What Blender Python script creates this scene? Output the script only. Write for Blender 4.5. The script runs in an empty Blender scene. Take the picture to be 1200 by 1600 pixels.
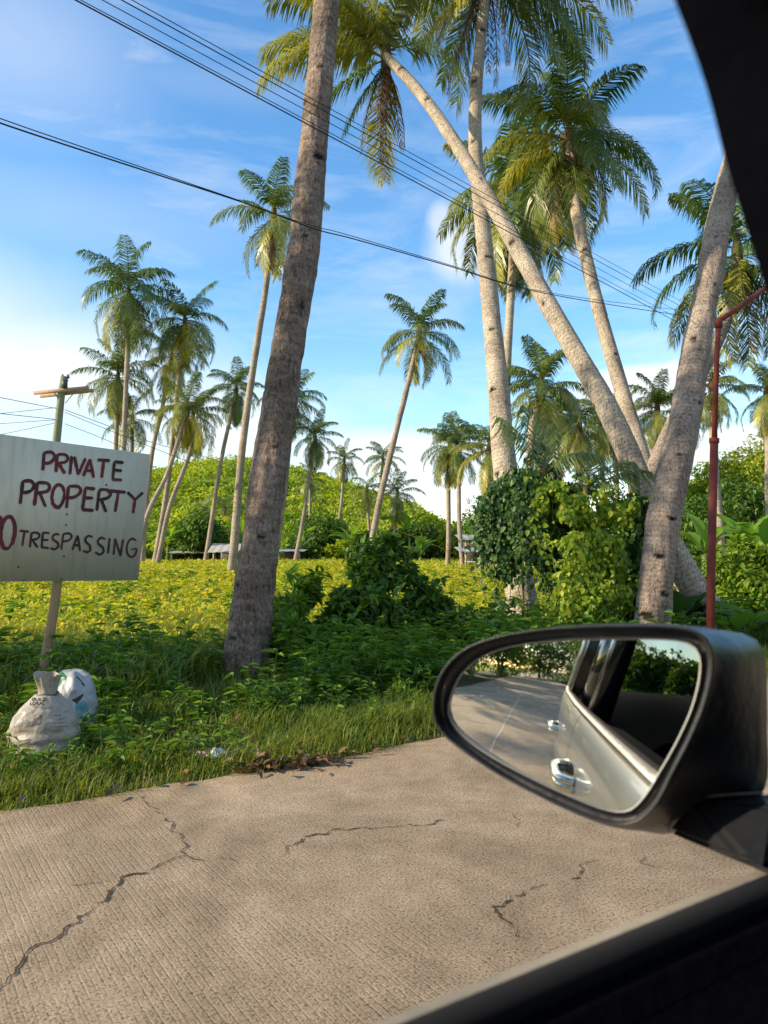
import bpy, bmesh, math, random
import numpy as np
from mathutils import Vector, Matrix
from mathutils.bvhtree import BVHTree

random.seed(11)
rng = np.random.default_rng(11)
scene = bpy.context.scene
COL = scene.collection
R = math.radians

# ------------------------------------------------------------------ camera geometry
CAM_H = 1.32
FPX = 1200.0
PITCH = math.atan(50.0 / FPX)
HEAD = R(34.0)                                    # road / car heading measured from +X
HX, HY = math.cos(HEAD), math.sin(HEAD)           # forward along the road
NX, NY = -HY, HX                                  # left of the road
SUN_AZ_L = R(76.0)                                # sun: this far left of straight behind us
SUN_EL = R(25.0)
SUN = Vector((-math.sin(SUN_AZ_L) * math.cos(SUN_EL), -math.cos(SUN_AZ_L) * math.cos(SUN_EL), math.sin(SUN_EL)))


def ray(px, py):
    """direction of a photo pixel, scaled so that its y component is 1"""
    cp, sp = math.cos(PITCH), math.sin(PITCH)
    a, b = px - 600.0, 800.0 - py
    d = (a, FPX * cp - b * sp, FPX * sp + b * cp)
    return Vector((d[0] / d[1], 1.0, d[2] / d[1]))


def P(px, py, depth):
    return Vector((0, 0, CAM_H)) + ray(px, py) * depth


def ground_at(px, depth):
    r = ray(px, 850)
    return Vector((r.x * depth, depth, 0.0))


def ground_px(px, py):
    r = ray(px, py)
    t = -CAM_H / r.z
    return Vector((r.x * t, t, 0.0))


def lateral(x, y):
    return NX * x + NY * y


def fl(f, l, z=0.0):
    return Vector((HX * f + NX * l, HY * f + NY * l, z))


# ------------------------------------------------------------------ object helpers
def tag(o, label=None, cat=None, group=None, kind=None):
    if label: o['label'] = label
    if cat: o['category'] = cat
    if group: o['group'] = group
    if kind: o['kind'] = kind
    return o


def thing(name, label, cat, loc=(0, 0, 0), rotz=0.0, group=None):
    o = bpy.data.objects.new(name, None)
    COL.objects.link(o)
    o.location = loc
    o.rotation_euler = (0, 0, rotz)
    o.empty_display_size = 0.2
    return tag(o, label, cat, group)


def mk(name, V, quads=None, tris=None, mat=None, parent=None, smooth=False, attr=None, uv=None, polys=None, midx=None):
    """link one mesh object; V are world coordinates unless parented (then parent-local)"""
    me = bpy.data.meshes.new(name)
    V = np.asarray(V, dtype=np.float32).reshape(-1, 3)
    loops, starts, totals = [], [], []
    n = 0
    if quads is not None and len(quads):
        q = np.asarray(quads, dtype=np.int32).reshape(-1, 4)
        loops.append(q.ravel()); starts.append(n + 4 * np.arange(len(q))); totals.append(np.full(len(q), 4)); n += q.size
    if tris is not None and len(tris):
        t = np.asarray(tris, dtype=np.int32).reshape(-1, 3)
        loops.append(t.ravel()); starts.append(n + 3 * np.arange(len(t))); totals.append(np.full(len(t), 3)); n += t.size
    if polys:
        for p in polys:
            loops.append(np.asarray(p, dtype=np.int32)); starts.append(np.array([n])); totals.append(np.array([len(p)])); n += len(p)
    L = np.concatenate(loops).astype(np.int32); S = np.concatenate(starts).astype(np.int32); T = np.concatenate(totals).astype(np.int32)
    me.vertices.add(len(V)); me.vertices.foreach_set('co', V.ravel())
    me.loops.add(len(L)); me.loops.foreach_set('vertex_index', L)
    me.polygons.add(len(S)); me.polygons.foreach_set('loop_start', S); me.polygons.foreach_set('loop_total', T)
    if smooth:
        me.polygons.foreach_set('use_smooth', np.ones(len(S), dtype=bool))
    if midx is not None:
        me.polygons.foreach_set('material_index', np.asarray(midx, dtype=np.int32))
    if attr:
        for k, a in attr.items():
            at = me.attributes.new(k, 'FLOAT', 'POINT')
            at.data.foreach_set('value', np.asarray(a, dtype=np.float32))
    if uv is not None:
        ul = me.uv_layers.new(name='UVMap')
        ul.data.foreach_set('uv', np.asarray(uv, dtype=np.float32)[L].ravel())
    me.update(calc_edges=True)
    me.validate()
    for m in (mat if isinstance(mat, (list, tuple)) else [mat]):
        if m: me.materials.append(m)
    o = bpy.data.objects.new(name, me)
    COL.objects.link(o)
    if parent is not None: o.parent = parent
    return o


class MB:
    """collects pieces of one part"""
    def __init__(s): s.v = []; s.q = []; s.t = []; s.n = 0; s.a = []
    def add(s, V, quads=None, tris=None, a=0.0):
        V = np.asarray(V, dtype=float).reshape(-1, 3)
        if quads is not None and len(quads): s.q.append(np.asarray(quads, dtype=int).reshape(-1, 4) + s.n)
        if tris is not None and len(tris): s.t.append(np.asarray(tris, dtype=int).reshape(-1, 3) + s.n)
        s.v.append(V); s.n += len(V)
        s.a.append(np.full(len(V), a) if np.isscalar(a) else np.asarray(a))
    def box(s, c, sz, M=None):
        x, y, z = [k / 2 for k in sz]
        V = np.array([(-x, -y, -z), (x, -y, -z), (x, y, -z), (-x, y, -z), (-x, -y, z), (x, -y, z), (x, y, z), (-x, y, z)])
        if M is not None: V = V @ np.array(M.to_3x3()).T
        s.add(V + np.array(c), [(0, 3, 2, 1), (4, 5, 6, 7), (0, 1, 5, 4), (1, 2, 6, 5), (2, 3, 7, 6), (3, 0, 4, 7)])
    def tube(s, pts, rad, sides=8, cap=True, a=0.0):
        V, q, t = tube_geo(pts, rad, sides, cap); s.add(V, q, t, a)
    def build(s, name, mat, parent=None, smooth=False, attrname=None):
        V = np.concatenate(s.v)
        q = np.concatenate(s.q) if s.q else None; t = np.concatenate(s.t) if s.t else None
        return mk(name, V, q, t, mat, parent, smooth, {attrname: np.concatenate(s.a)} if attrname else None)


def frames(pts):
    pts = np.asarray(pts, dtype=float)
    T = np.gradient(pts, axis=0); T /= np.linalg.norm(T, axis=1, keepdims=True) + 1e-12
    ref = np.array([0, 0, 1.0]) if abs(T[0, 2]) < 0.9 else np.array([1.0, 0, 0])
    X = np.cross(ref, T); X /= np.linalg.norm(X, axis=1, keepdims=True) + 1e-12
    Y = np.cross(T, X)
    return pts, T, X, Y


def tube_geo(pts, rad, sides=8, cap=True):
    pts, T, X, Y = frames(pts)
    n = len(pts)
    rad = np.full(n, rad) if np.isscalar(rad) else np.asarray(rad, dtype=float)
    ang = np.linspace(0, 2 * np.pi, sides, endpoint=False)
    V = pts[:, None, :] + rad[:, None, None] * (np.cos(ang)[None, :, None] * X[:, None, :] + np.sin(ang)[None, :, None] * Y[:, None, :])
    V = V.reshape(-1, 3)
    q = []
    i = np.arange(n - 1)[:, None] * sides; j = np.arange(sides)[None, :]; j2 = (j + 1) % sides
    q = np.stack([i + j, i + j2, i + sides + j2, i + sides + j], axis=-1).reshape(-1, 4)
    t = []
    if cap:
        c0, c1 = len(V), len(V) + 1
        V = np.concatenate([V, pts[:1], pts[-1:]])
        for k in range(sides):
            t.append((c0, (k + 1) % sides, k)); t.append((c1, (n - 1) * sides + k, (n - 1) * sides + (k + 1) % sides))
    return V, q, t


def spline(pts, n):
    """Catmull-Rom through pts, n samples"""
    p = np.asarray([tuple(q) for q in pts], dtype=float)
    p = np.vstack([2 * p[0] - p[1], p, 2 * p[-1] - p[-2]])
    m = len(p) - 3
    u = np.linspace(0, m, n); i = np.minimum(u.astype(int), m - 1); t = (u - i)[:, None]
    a, b, c, d = p[i], p[i + 1], p[i + 2], p[i + 3]
    return 0.5 * (2 * b + (c - a) * t + (2 * a - 5 * b + 4 * c - d) * t ** 2 + (-a + 3 * b - 3 * c + d) * t ** 3)


def closed_spline(pts, n):
    p = np.asarray(pts, dtype=float); m = len(p)
    u = np.linspace(0, m, n, endpoint=False); i = u.astype(int); t = (u - i)[:, None]
    a, b, c, d = p[(i - 1) % m], p[i % m], p[(i + 1) % m], p[(i + 2) % m]
    return 0.5 * (2 * b + (c - a) * t + (2 * a - 5 * b + 4 * c - d) * t ** 2 + (-a + 3 * b - 3 * c + d) * t ** 3)


def vnoise(x, y, seed=0):
    x = np.asarray(x, dtype=float); y = np.asarray(y, dtype=float)
    xi = np.floor(x).astype(np.int64); yi = np.floor(y).astype(np.int64); fx = x - xi; fy = y - yi
    fx = fx * fx * (3 - 2 * fx); fy = fy * fy * (3 - 2 * fy)
    def h(a, b):
        k = (a * 374761393 + b * 668265263 + seed * 1442695041) & 0x7fffffff
        k = ((k ^ (k >> 13)) * 1274126177) & 0x7fffffff
        return ((k ^ (k >> 16)) & 0xffff) / 65535.0
    return (h(xi, yi) * (1 - fx) + h(xi + 1, yi) * fx) * (1 - fy) + (h(xi, yi + 1) * (1 - fx) + h(xi + 1, yi + 1) * fx) * fy


def fbm(x, y, seed=0, o=4):
    s = 0; a = 0.5
    for k in range(o):
        s = s + a * vnoise(np.asarray(x) * 2 ** k, np.asarray(y) * 2 ** k, seed + k * 17); a *= 0.5
    return s


# ------------------------------------------------------------------ materials
class NT:
    def __init__(s, name):
        s.m = bpy.data.materials.new(name); s.m.use_nodes = True
        s.t = s.m.node_tree; s.t.nodes.clear()
        s.out = s.t.nodes.new('ShaderNodeOutputMaterial')
    def n(s, typ, **kw):
        nd = s.t.nodes.new('ShaderNode' + typ)
        for k, v in kw.items():
            if hasattr(nd, k) and k not in nd.inputs: setattr(nd, k, v)
            else: nd.inputs[k].default_value = v
        return nd
    def l(s, a, b): s.t.links.new(a, b)
    def ramp(s, fac, stops, interp='LINEAR'):
        r = s.n('ValToRGB'); r.color_ramp.interpolation = interp
        el = r.color_ramp.elements
        while len(el) > 1: el.remove(el[-1])
        el[0].position = stops[0][0]; el[0].color = stops[0][1]
        for p, c in stops[1:]:
            e = el.new(p); e.color = c
        s.l(fac, r.inputs[0]); return r.outputs[0]
    def mix(s, fac, a, b, typ='MIX'):
        m = s.n('Mix', data_type='RGBA', blend_type=typ)
        for sock, v in ((m.inputs[0], fac), (m.inputs[6], a), (m.inputs[7], b)):
            if hasattr(v, 'links') or hasattr(v, 'is_linked'): s.l(v, sock)
            else: sock.default_value = v
        return m.outputs[2]
    def math(s, op, a, b=None):
        m = s.n('Math', operation=op)
        for sock, v in ((m.inputs[0], a), (m.inputs[1], b)):
            if v is None: continue
            if hasattr(v, 'is_linked'): s.l(v, sock)
            else: sock.default_value = v
        return m.outputs[0]
    def noise(s, vec, scale, detail=4, rough=0.55, dist=0.0):
        k = s.n('TexNoise'); k.inputs['Scale'].default_value = scale; k.inputs['Detail'].default_value = detail
        k.inputs['Roughness'].default_value = rough; k.inputs['Distortion'].default_value = dist
        if vec is not None: s.l(vec, k.inputs['Vector'])
        return k.outputs['Fac']
    def bump(s, h, strength=0.3, dist=0.01, prev=None):
        b = s.n('Bump'); b.inputs['Strength'].default_value = strength; b.inputs['Distance'].default_value = dist
        s.l(h, b.inputs['Height'])
        if prev is not None: s.l(prev, b.inputs['Normal'])
        return b.outputs[0]
    def principled(s, color, rough=0.6, spec=0.3, metal=0.0, normal=None, **kw):
        p = s.n('BsdfPrincipled')
        for nm, v in (('Base Color', color), ('Roughness', rough), ('Specular IOR Level', spec), ('Metallic', metal)):
            if hasattr(v, 'is_linked'): s.l(v, p.inputs[nm])
            else: p.inputs[nm].default_value = v
        for k, v in kw.items(): p.inputs[k.replace('_', ' ')].default_value = v
        if normal is not None: s.l(normal, p.inputs['Normal'])
        return p.outputs[0]
    def done(s, sh):
        s.l(sh, s.out.inputs['Surface']); return s.m


def rgb(r, g, b): return (r, g, b, 1.0)


def flat(name, c, rough=0.6, spec=0.3, metal=0.0, nscale=0, namt=0.25, **kw):
    t = NT(name)
    col = rgb(*c)
    nrm = None
    if nscale:
        co = t.n('TexCoord').outputs['Object']
        f = t.noise(co, nscale, 5)
        col = t.mix(f, rgb(*[k * (1 - namt) for k in c]), rgb(*[min(1, k * (1 + namt)) for k in c]))
        nrm = t.bump(f, 0.25, 0.01)
    return t.done(t.principled(col, rough, spec, metal, nrm, **kw))


def foliage(name, c0, c1, c2=None, trans=0.35, rough=0.5, tint=None, tintcol=None, spec=0.25, patch=None):
    """leaves: colour varies from leaf to leaf; light passes through"""
    t = NT(name)
    rnd = t.n('NewGeometry').outputs['Random Per Island']
    stops = [(0.0, rgb(*c0)), (0.6, rgb(*c1)), (1.0, rgb(*(c2 or c1)))]
    col = t.ramp(rnd, stops)
    if patch:
        co = t.n('NewGeometry').outputs['Position']
        f = t.noise(co, patch[0], 3)
        f = t.ramp(f, [(0.38, rgb(0, 0, 0)), (0.62, rgb(1, 1, 1))])
        col = t.mix(f, col, t.mix(1.0, col, rgb(*patch[1]), 'MULTIPLY'))
    if tint:
        a = t.n('Attribute', attribute_name=tint).outputs['Fac']
        col = t.mix(a, col, rgb(*tintcol))
    pr = t.principled(col, rough, spec)
    tr = t.n('BsdfTranslucent')
    tc = t.mix(1.0, col, rgb(1.5, 1.35, 0.5), 'MULTIPLY')
    t.l(tc, tr.inputs['Color'])
    mx = t.n('MixShader'); mx.inputs[0].default_value = trans
    t.l(pr, mx.inputs[1]); t.l(tr.outputs[0], mx.inputs[2])
    return t.done(mx.outputs[0])


M = {}
M['frond'] = foliage('palm_frond', (0.040, 0.088, 0.028), (0.075, 0.145, 0.036), (0.14, 0.215, 0.05), 0.33, 0.33, 'tint', (0.46, 0.43, 0.08), 0.55)
M['dead_frond'] = foliage('dead_palm_frond', (0.10, 0.055, 0.03), (0.20, 0.12, 0.065), (0.30, 0.20, 0.11), 0.15, 0.8)
M['grass'] = foliage('verge_grass', (0.055, 0.12, 0.016), (0.095, 0.18, 0.025), (0.20, 0.22, 0.045), 0.4, 0.55, 'tint', (0.34, 0.33, 0.045))
M['field_grass'] = foliage('field_grass', (0.31, 0.385, 0.035), (0.51, 0.495, 0.045), (0.66, 0.53, 0.12), 0.45, 0.6, patch=(0.5, (0.66, 0.82, 0.75)))
M['weed'] = foliage('broad_leaf_weed', (0.065, 0.165, 0.022), (0.12, 0.24, 0.034), (0.22, 0.33, 0.05), 0.42, 0.48)
M['bush'] = foliage('bush_leaf', (0.045, 0.115, 0.024), (0.085, 0.185, 0.034), (0.16, 0.27, 0.045), 0.40, 0.42)
M['vine_dark'] = foliage('vine_leaf', (0.022, 0.065, 0.022), (0.05, 0.115, 0.03), (0.12, 0.20, 0.04), 0.34, 0.4)  # darker vine copy, the shade is put into the leaf colour
M['vine_light'] = foliage('sunny_vine_leaf', (0.08, 0.17, 0.02), (0.24, 0.36, 0.03), (0.50, 0.54, 0.05), 0.45, 0.40)  # same vine as if in sun, sunlight painted into the leaf colour
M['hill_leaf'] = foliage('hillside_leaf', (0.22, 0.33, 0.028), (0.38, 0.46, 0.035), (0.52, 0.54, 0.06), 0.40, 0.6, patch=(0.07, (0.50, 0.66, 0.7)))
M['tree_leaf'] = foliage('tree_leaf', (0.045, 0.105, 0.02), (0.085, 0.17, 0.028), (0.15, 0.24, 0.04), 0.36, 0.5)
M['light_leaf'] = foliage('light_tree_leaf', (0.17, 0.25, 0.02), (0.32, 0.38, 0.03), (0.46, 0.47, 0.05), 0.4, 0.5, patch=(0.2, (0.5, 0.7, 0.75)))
M['banana'] = foliage('banana_leaf', (0.09, 0.20, 0.03), (0.15, 0.29, 0.045), (0.24, 0.38, 0.06), 0.5, 0.38)
M['litter'] = foliage('dry_leaf', (0.09, 0.05, 0.03), (0.17, 0.10, 0.06), (0.30, 0.21, 0.13), 0.1, 0.8)


def bark(name, c_dark, c_mid, c_light, ring=0.0, ringscale=22.0, bump=0.6, lichen=0.5):
    t = NT(name)
    uv = t.n('TexCoord').outputs['UV']
    mp = t.n('Mapping'); mp.inputs['Scale'].default_value = (6.0, 1.0, 1.0); t.l(uv, mp.inputs['Vector'])
    obj = t.n('TexCoord').outputs['Object']
    big = t.noise(obj, 1.6, 4)
    fine = t.noise(obj, 26.0, 6, 0.65)
    mp2 = t.n('Mapping'); mp2.inputs['Scale'].default_value = (1.0, 1.0, 5.0); t.l(obj, mp2.inputs['Vector'])
    band = t.noise(mp2.outputs[0], 3.2, 5, 0.6)
    wv = t.n('TexWave', wave_type='BANDS', bands_direction='Y'); wv.inputs['Scale'].default_value = ringscale / 6.283
    wv.inputs['Distortion'].default_value = 5.0; wv.inputs['Detail'].default_value = 4; wv.inputs['Detail Scale'].default_value = 2.0
    t.l(mp.outputs[0], wv.inputs['Vector'])
    f = t.math('ADD', t.math('MULTIPLY', big, 0.45), t.math('MULTIPLY', fine, 0.40))
    f = t.math('ADD', f, t.math('MULTIPLY', band, 0.25))
    col = t.ramp(f, [(0.40, rgb(*c_dark)), (0.54, rgb(*c_mid)), (0.68, rgb(*c_light))])
    rg = t.ramp(wv.outputs['Fac'], [(0.0, rgb(0.35, 0.33, 0.32)), (0.22, rgb(1, 1, 1))])
    col = t.mix(ring, col, t.mix(1.0, col, rg, 'MULTIPLY'))
    lv = t.n('TexVoronoi'); lv.inputs['Scale'].default_value = 9.0; lv.inputs['Randomness'].default_value = 1.0
    dn = t.n('VectorMath', operation='ADD'); t.l(obj, dn.inputs[0]); nz = t.n('TexNoise'); nz.inputs['Scale'].default_value = 14; t.l(obj, nz.inputs['Vector']); t.l(nz.outputs['Color'], dn.inputs[1]); t.l(dn.outputs[0], lv.inputs['Vector'])
    lf = t.ramp(lv.outputs['Distance'], [(0.20, rgb(1, 1, 1)), (0.30, rgb(0, 0, 0))])
    col = t.mix(t.math('MULTIPLY', lf, lichen), col, rgb(*[min(0.62, k * 1.35 + 0.04) for k in c_light]))
    sc = t.n('Attribute', attribute_name='scar').outputs['Fac']
    col = t.mix(sc, col, rgb(0.018, 0.013, 0.011))
    mp4 = t.n('Mapping'); mp4.inputs['Scale'].default_value = (1.0, 1.0, 0.16); t.l(obj, mp4.inputs['Vector'])
    fis = t.noise(mp4.outputs[0], 38.0, 5, 0.7, 0.4)
    fcol = t.ramp(fis, [(0.36, rgb(0.30, 0.27, 0.25)), (0.47, rgb(1, 1, 1)), (0.70, rgb(1.22, 1.20, 1.18))])
    col = t.mix(0.8, col, t.mix(1.0, col, fcol, 'MULTIPLY'))
    vor = t.n('TexVoronoi', feature='DISTANCE_TO_EDGE'); vor.inputs['Scale'].default_value = 34.0
    mp3 = t.n('Mapping'); mp3.inputs['Scale'].default_value = (1.0, 1.0, 0.45); t.l(obj, mp3.inputs['Vector']); t.l(mp3.outputs[0], vor.inputs['Vector'])
    cr = t.ramp(vor.outputs['Distance'], [(0.0, rgb(0, 0, 0)), (0.12, rgb(1, 1, 1))])
    crm = t.mix(t.math('MULTIPLY', big, 0.75), rgb(1, 1, 1), cr)
    col = t.mix(0.5, col, t.mix(1.0, col, crm, 'MULTIPLY'))
    b1 = t.bump(fine, bump, 0.02)
    b2 = t.bump(wv.outputs['Fac'], bump * 0.6 * (0.3 + ring), 0.015, b1)
    b3 = t.bump(fis, bump * 0.8, 0.02, b2)
    return t.done(t.principled(col, 0.9, 0.12, normal=b3))


M['bark_main'] = bark('grey_brown_palm_bark', (0.085, 0.064, 0.050), (0.20, 0.155, 0.122), (0.36, 0.29, 0.235), 0.38, 17, 1.0, 0.25)
M['bark_pale'] = bark('pale_palm_bark', (0.19, 0.155, 0.118), (0.36, 0.305, 0.235), (0.54, 0.47, 0.38), 0.55, 30, 0.7, 0.65)
M['bark_right'] = bark('brown_grey_palm_bark', (0.13, 0.105, 0.085), (0.25, 0.205, 0.165), (0.38, 0.32, 0.265), 0.45, 34, 0.8, 0.4)
M['bark_far'] = bark('far_palm_bark', (0.16, 0.13, 0.10), (0.30, 0.25, 0.20), (0.42, 0.36, 0.29), 0.3, 20, 0.3)
M['wood'] = flat('branch_wood', (0.12, 0.085, 0.06), 0.85, 0.1, nscale=12, namt=0.4)
M['stem'] = flat('green_stem', (0.10, 0.14, 0.035), 0.7, 0.2)
M['coconut'] = flat('green_coconut', (0.32, 0.33, 0.04), 0.45, 0.4)
M['husk'] = flat('palm_fibre', (0.11, 0.075, 0.04), 0.9, 0.1, nscale=30, namt=0.5)
M['spathe'] = flat('orange_brown_spathe', (0.30, 0.14, 0.07), 0.8, 0.15)

# ------------------------------------------------------------------ leaves and palms
def leaf_geo(Pt, D, N, L, W, fold=0.22, droop=0.15):
    """many six-cornered leaves folded along the midrib"""
    Pt, D, N = [np.asarray(a, dtype=float) for a in (Pt, D, N)]
    k = len(Pt)
    L = np.broadcast_to(L, (k,))[:, None]; W = np.broadcast_to(W, (k,))[:, None]
    D = D / (np.linalg.norm(D, axis=1, keepdims=True) + 1e-9)
    S = np.cross(D, N); S /= np.linalg.norm(S, axis=1, keepdims=True) + 1e-9
    N = np.cross(S, D)
    dz = np.array([0, 0, -1.0])
    r1 = Pt + D * L * 0.32 + S * W * 0.5 + N * W * fold
    l1 = Pt + D * L * 0.32 - S * W * 0.5 + N * W * fold
    r2 = Pt + D * L * 0.68 + S * W * 0.36 + N * W * fold * 0.7 + dz * L * droop * 0.4
    l2 = Pt + D * L * 0.68 - S * W * 0.36 + N * W * fold * 0.7 + dz * L * droop * 0.4
    tip = Pt + D * L + dz * L * droop
    V = np.stack([Pt, r1, r2, tip, l2, l1], axis=1).reshape(-1, 3)
    i = np.arange(k)[:, None] * 6
    q = np.concatenate([i + np.array([[0, 1, 2, 3]]), i + np.array([[0, 3, 4, 5]])])
    return V, q


def rand_dirs(n, r=None):
    r = r or rng
    v = r.normal(size=(n, 3)); return v / np.linalg.norm(v, axis=1, keepdims=True)


def blob_leaves(centers, radii, per, L, W, flat_z=0.75, out=0.6, down=0.25, r=None, inner=0.55):
    """leaf positions in clumps: centers (k,3), radii (k,)"""
    r = r or rng
    centers = np.asarray(centers, dtype=float); radii = np.asarray(radii, dtype=float)
    idx = np.repeat(np.arange(len(centers)), per)
    n = len(idx)
    d = rand_dirs(n, r)
    rr = radii[idx] * (inner + (1 - inner) * r.random(n) ** 0.5)
    Pt = centers[idx] + d * rr[:, None] * np.array([1, 1, flat_z])
    D = d * out + rand_dirs(n, r) * 0.7 + np.array([0, 0, -down])
    N = d * 0.5 + np.array([0, 0, 0.7]) + rand_dirs(n, r) * 0.45
    s = 0.65 + 0.7 * r.random(n)
    return leaf_geo(Pt, D, N, L * s, W * s)


def trunk_mesh(path, rad, sides, bumps, rr, notches=(), swirl=0.0):
    """palm trunk with leaf-scar rings, knots and cut notches. notches: (arc 0..1, angle, size)"""
    pts, T, X, Y = frames(path)
    n = len(pts)
    seg = np.concatenate([[0], np.cumsum(np.linalg.norm(np.diff(pts, axis=0), axis=1))])
    ang = np.linspace(0, 2 * np.pi, sides, endpoint=False)
    s = seg[:, None]; a = ang[None, :]
    Rr = np.broadcast_to(np.asarray(rad)[:, None], (n, sides)).copy()
    ph = rr.random() * 50
    Rr *= 1 + bumps * (fbm(np.cos(a) * 1.7 + s * 1.3 + ph, np.sin(a) * 1.7 + s * 0.9, 3, 4) - 0.47) * 2.0
    ring = vnoise(s * 9.0 + 0.35 * np.sin(a + ph) + ph, np.zeros_like(a) + 0.5, 5)
    Rr *= 1 + bumps * 0.35 * (ring - 0.5)
    scar = np.zeros((n, sides))
    for (u, an, sz) in notches:
        sz = sz * 0.78
        ds = (s - u * seg[-1]) / (sz * 0.8)
        da = (np.angle(np.exp(1j * (a - an)))) * np.asarray(rad)[:, None] / (sz * 1.45)
        d2 = ds ** 2 + da ** 2
        Rr -= 0.35 * sz * np.exp(-d2 * 2.2) * (d2 < 3)
        Rr += 0.12 * sz * np.exp(-((ds - 1.3) ** 2 * 4 + da ** 2))
        scar = np.maximum(scar, np.clip((0.80 - d2 * (0.55 + 1.1 * vnoise(s * 30 + an * 9, a * 7, 9)) - 0.5 * np.clip(-ds, 0, 1)) * 4.0, 0, 1))
    V = pts[:, None, :] + Rr[:, :, None] * (np.cos(a)[..., None] * X[:, None, :] + np.sin(a)[..., None] * Y[:, None, :])
    V = V.reshape(-1, 3)
    i = np.arange(n - 1)[:, None] * sides; j = np.arange(sides)[None, :]; j2 = (j + 1) % sides
    q = np.stack([i + j, i + j2, i + sides + j2, i + sides + j], axis=-1).reshape(-1, 4)
    uv = np.stack([np.broadcast_to(ang[None, :] / 6.2832, (n, sides)), np.broadcast_to(s, (n, sides))], axis=-1).reshape(-1, 2)
    return V, q, uv, scar.ravel()


def frond_geo(c, az, e0, bend, length, nleaf, lf, rr, mb, tint, dead=False, wid=0.045, twist=0.0, fwk=1.0):
    K = 12
    s = np.linspace(0, 1, K)
    e = e0 - bend * s ** 1.25
    dl = length / (K - 1)
    azs = az + twist * s
    T = np.stack([np.cos(e) * np.cos(azs), np.cos(e) * np.sin(azs), np.sin(e)], axis=1)
    pts = np.array(c) + np.concatenate([np.zeros((1, 3)), np.cumsum(T[:-1] * dl, axis=0)])
    mb.tube(pts, np.linspace(0.035, 0.006, K) * (length / 4.0), 4, False, tint)
    nleaf = int(nleaf * 2.1)
    ss = np.linspace(0.12, 0.99, nleaf)
    ss = np.clip(ss + rr.normal(0, 0.004, nleaf), 0.1, 1)
    B = np.stack([np.interp(ss, s, pts[:, k]) for k in range(3)], axis=1)
    Tt = np.stack([np.interp(ss, s, T[:, k]) for k in range(3)], axis=1); Tt /= np.linalg.norm(Tt, axis=1, keepdims=True)
    azl = np.interp(ss, s, azs)
    side0 = np.stack([-np.sin(azl), np.cos(azl), np.zeros(nleaf)], axis=1)
    ln = lf * (0.30 + 0.75 * np.sin(np.pi * np.clip(ss * 0.86 + 0.10, 0, 1)) ** 0.8) * (0.85 + 0.3 * rr.random(nleaf))
    down = np.array([0, 0, -1.0])
    keep = rr.random(nleaf) > (0.35 if dead else 0.04)
    for sg in (-1, 1):
        fw = (0.45 + 0.55 * ss) * fwk
        up = np.cross(side0, Tt)
        up *= np.sign(up[:, 2:3] + 1e-6)
        d = side0 * sg + Tt * fw[:, None] + up * 0.22 + rr.normal(0, 0.13, (nleaf, 3))
        d /= np.linalg.norm(d, axis=1, keepdims=True)
        g = (0.75 + 0.7 * rr.random(nleaf))[:, None] * (2.2 if dead else 1.0)
        d1 = d + down * 0.30 * g; d1 /= np.linalg.norm(d1, axis=1, keepdims=True)
        d2 = d + down * 1.55 * g; d2 /= np.linalg.norm(d2, axis=1, keepdims=True)
        mid = B + d1 * ln[:, None] * 0.48
        tip = mid + d2 * ln[:, None] * 0.52
        w = wid * (0.7 + 0.6 * rr.random(nleaf))[:, None]
        wv = Tt * w * 0.5
        V = np.stack([B - wv * 0.6, B + wv * 0.6, mid + wv, mid - wv, tip], axis=1)[keep].reshape(-1, 3)
        k = np.arange(keep.sum())[:, None] * 5
        mb.add(V, k + np.array([[0, 1, 2, 3]]), k + np.array([[3, 2, 4]]), np.clip(tint + rr.normal(0, 0.05), 0, 1))


def crown(c, r, n, length, nleaf, rr, tint0=0.12, spread=1.0, drop=0.0, wid=0.045, only=None, lean=(0, 0), upright=0.0):
    mb = MB()
    a0 = rr.random() * 6.28
    for i in range(n):
        u = (i + 0.5) / n                                     # 0 young .. 1 old
        az = a0 + i * 2.39996 + rr.normal(0, 0.18)
        e0 = R(86 - 134 * u ** 0.85 - drop * u + upright * (1 - u)) + rr.normal(0, 0.12)
        bend = R(34 + 66 * math.sin(math.pi * min(1, 0.08 + u * 0.85)) + rr.normal(0, 11)) * spread
        ln = length * (0.72 + 0.38 * math.sin(math.pi * (0.15 + 0.7 * u))) * (0.9 + 0.2 * rr.random())
        tn = np.clip(tint0 * (0.25 + 0.9 * u) + rr.normal(0, 0.09), 0, 0.9)
        if u > 0.6 and rr.random() < 0.22 + 0.25 * tint0: tn = min(0.95, tn + 0.5)
        frond_geo(np.array(c) + rr.normal(0, 0.06, 3) + np.array([0, 0, 0.55 * (1 - u) - 0.2]), az, e0, bend, ln, nleaf, length * 0.29, rr, mb, tn, wid=wid, twist=rr.normal(0, 0.25))
    return mb


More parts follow.
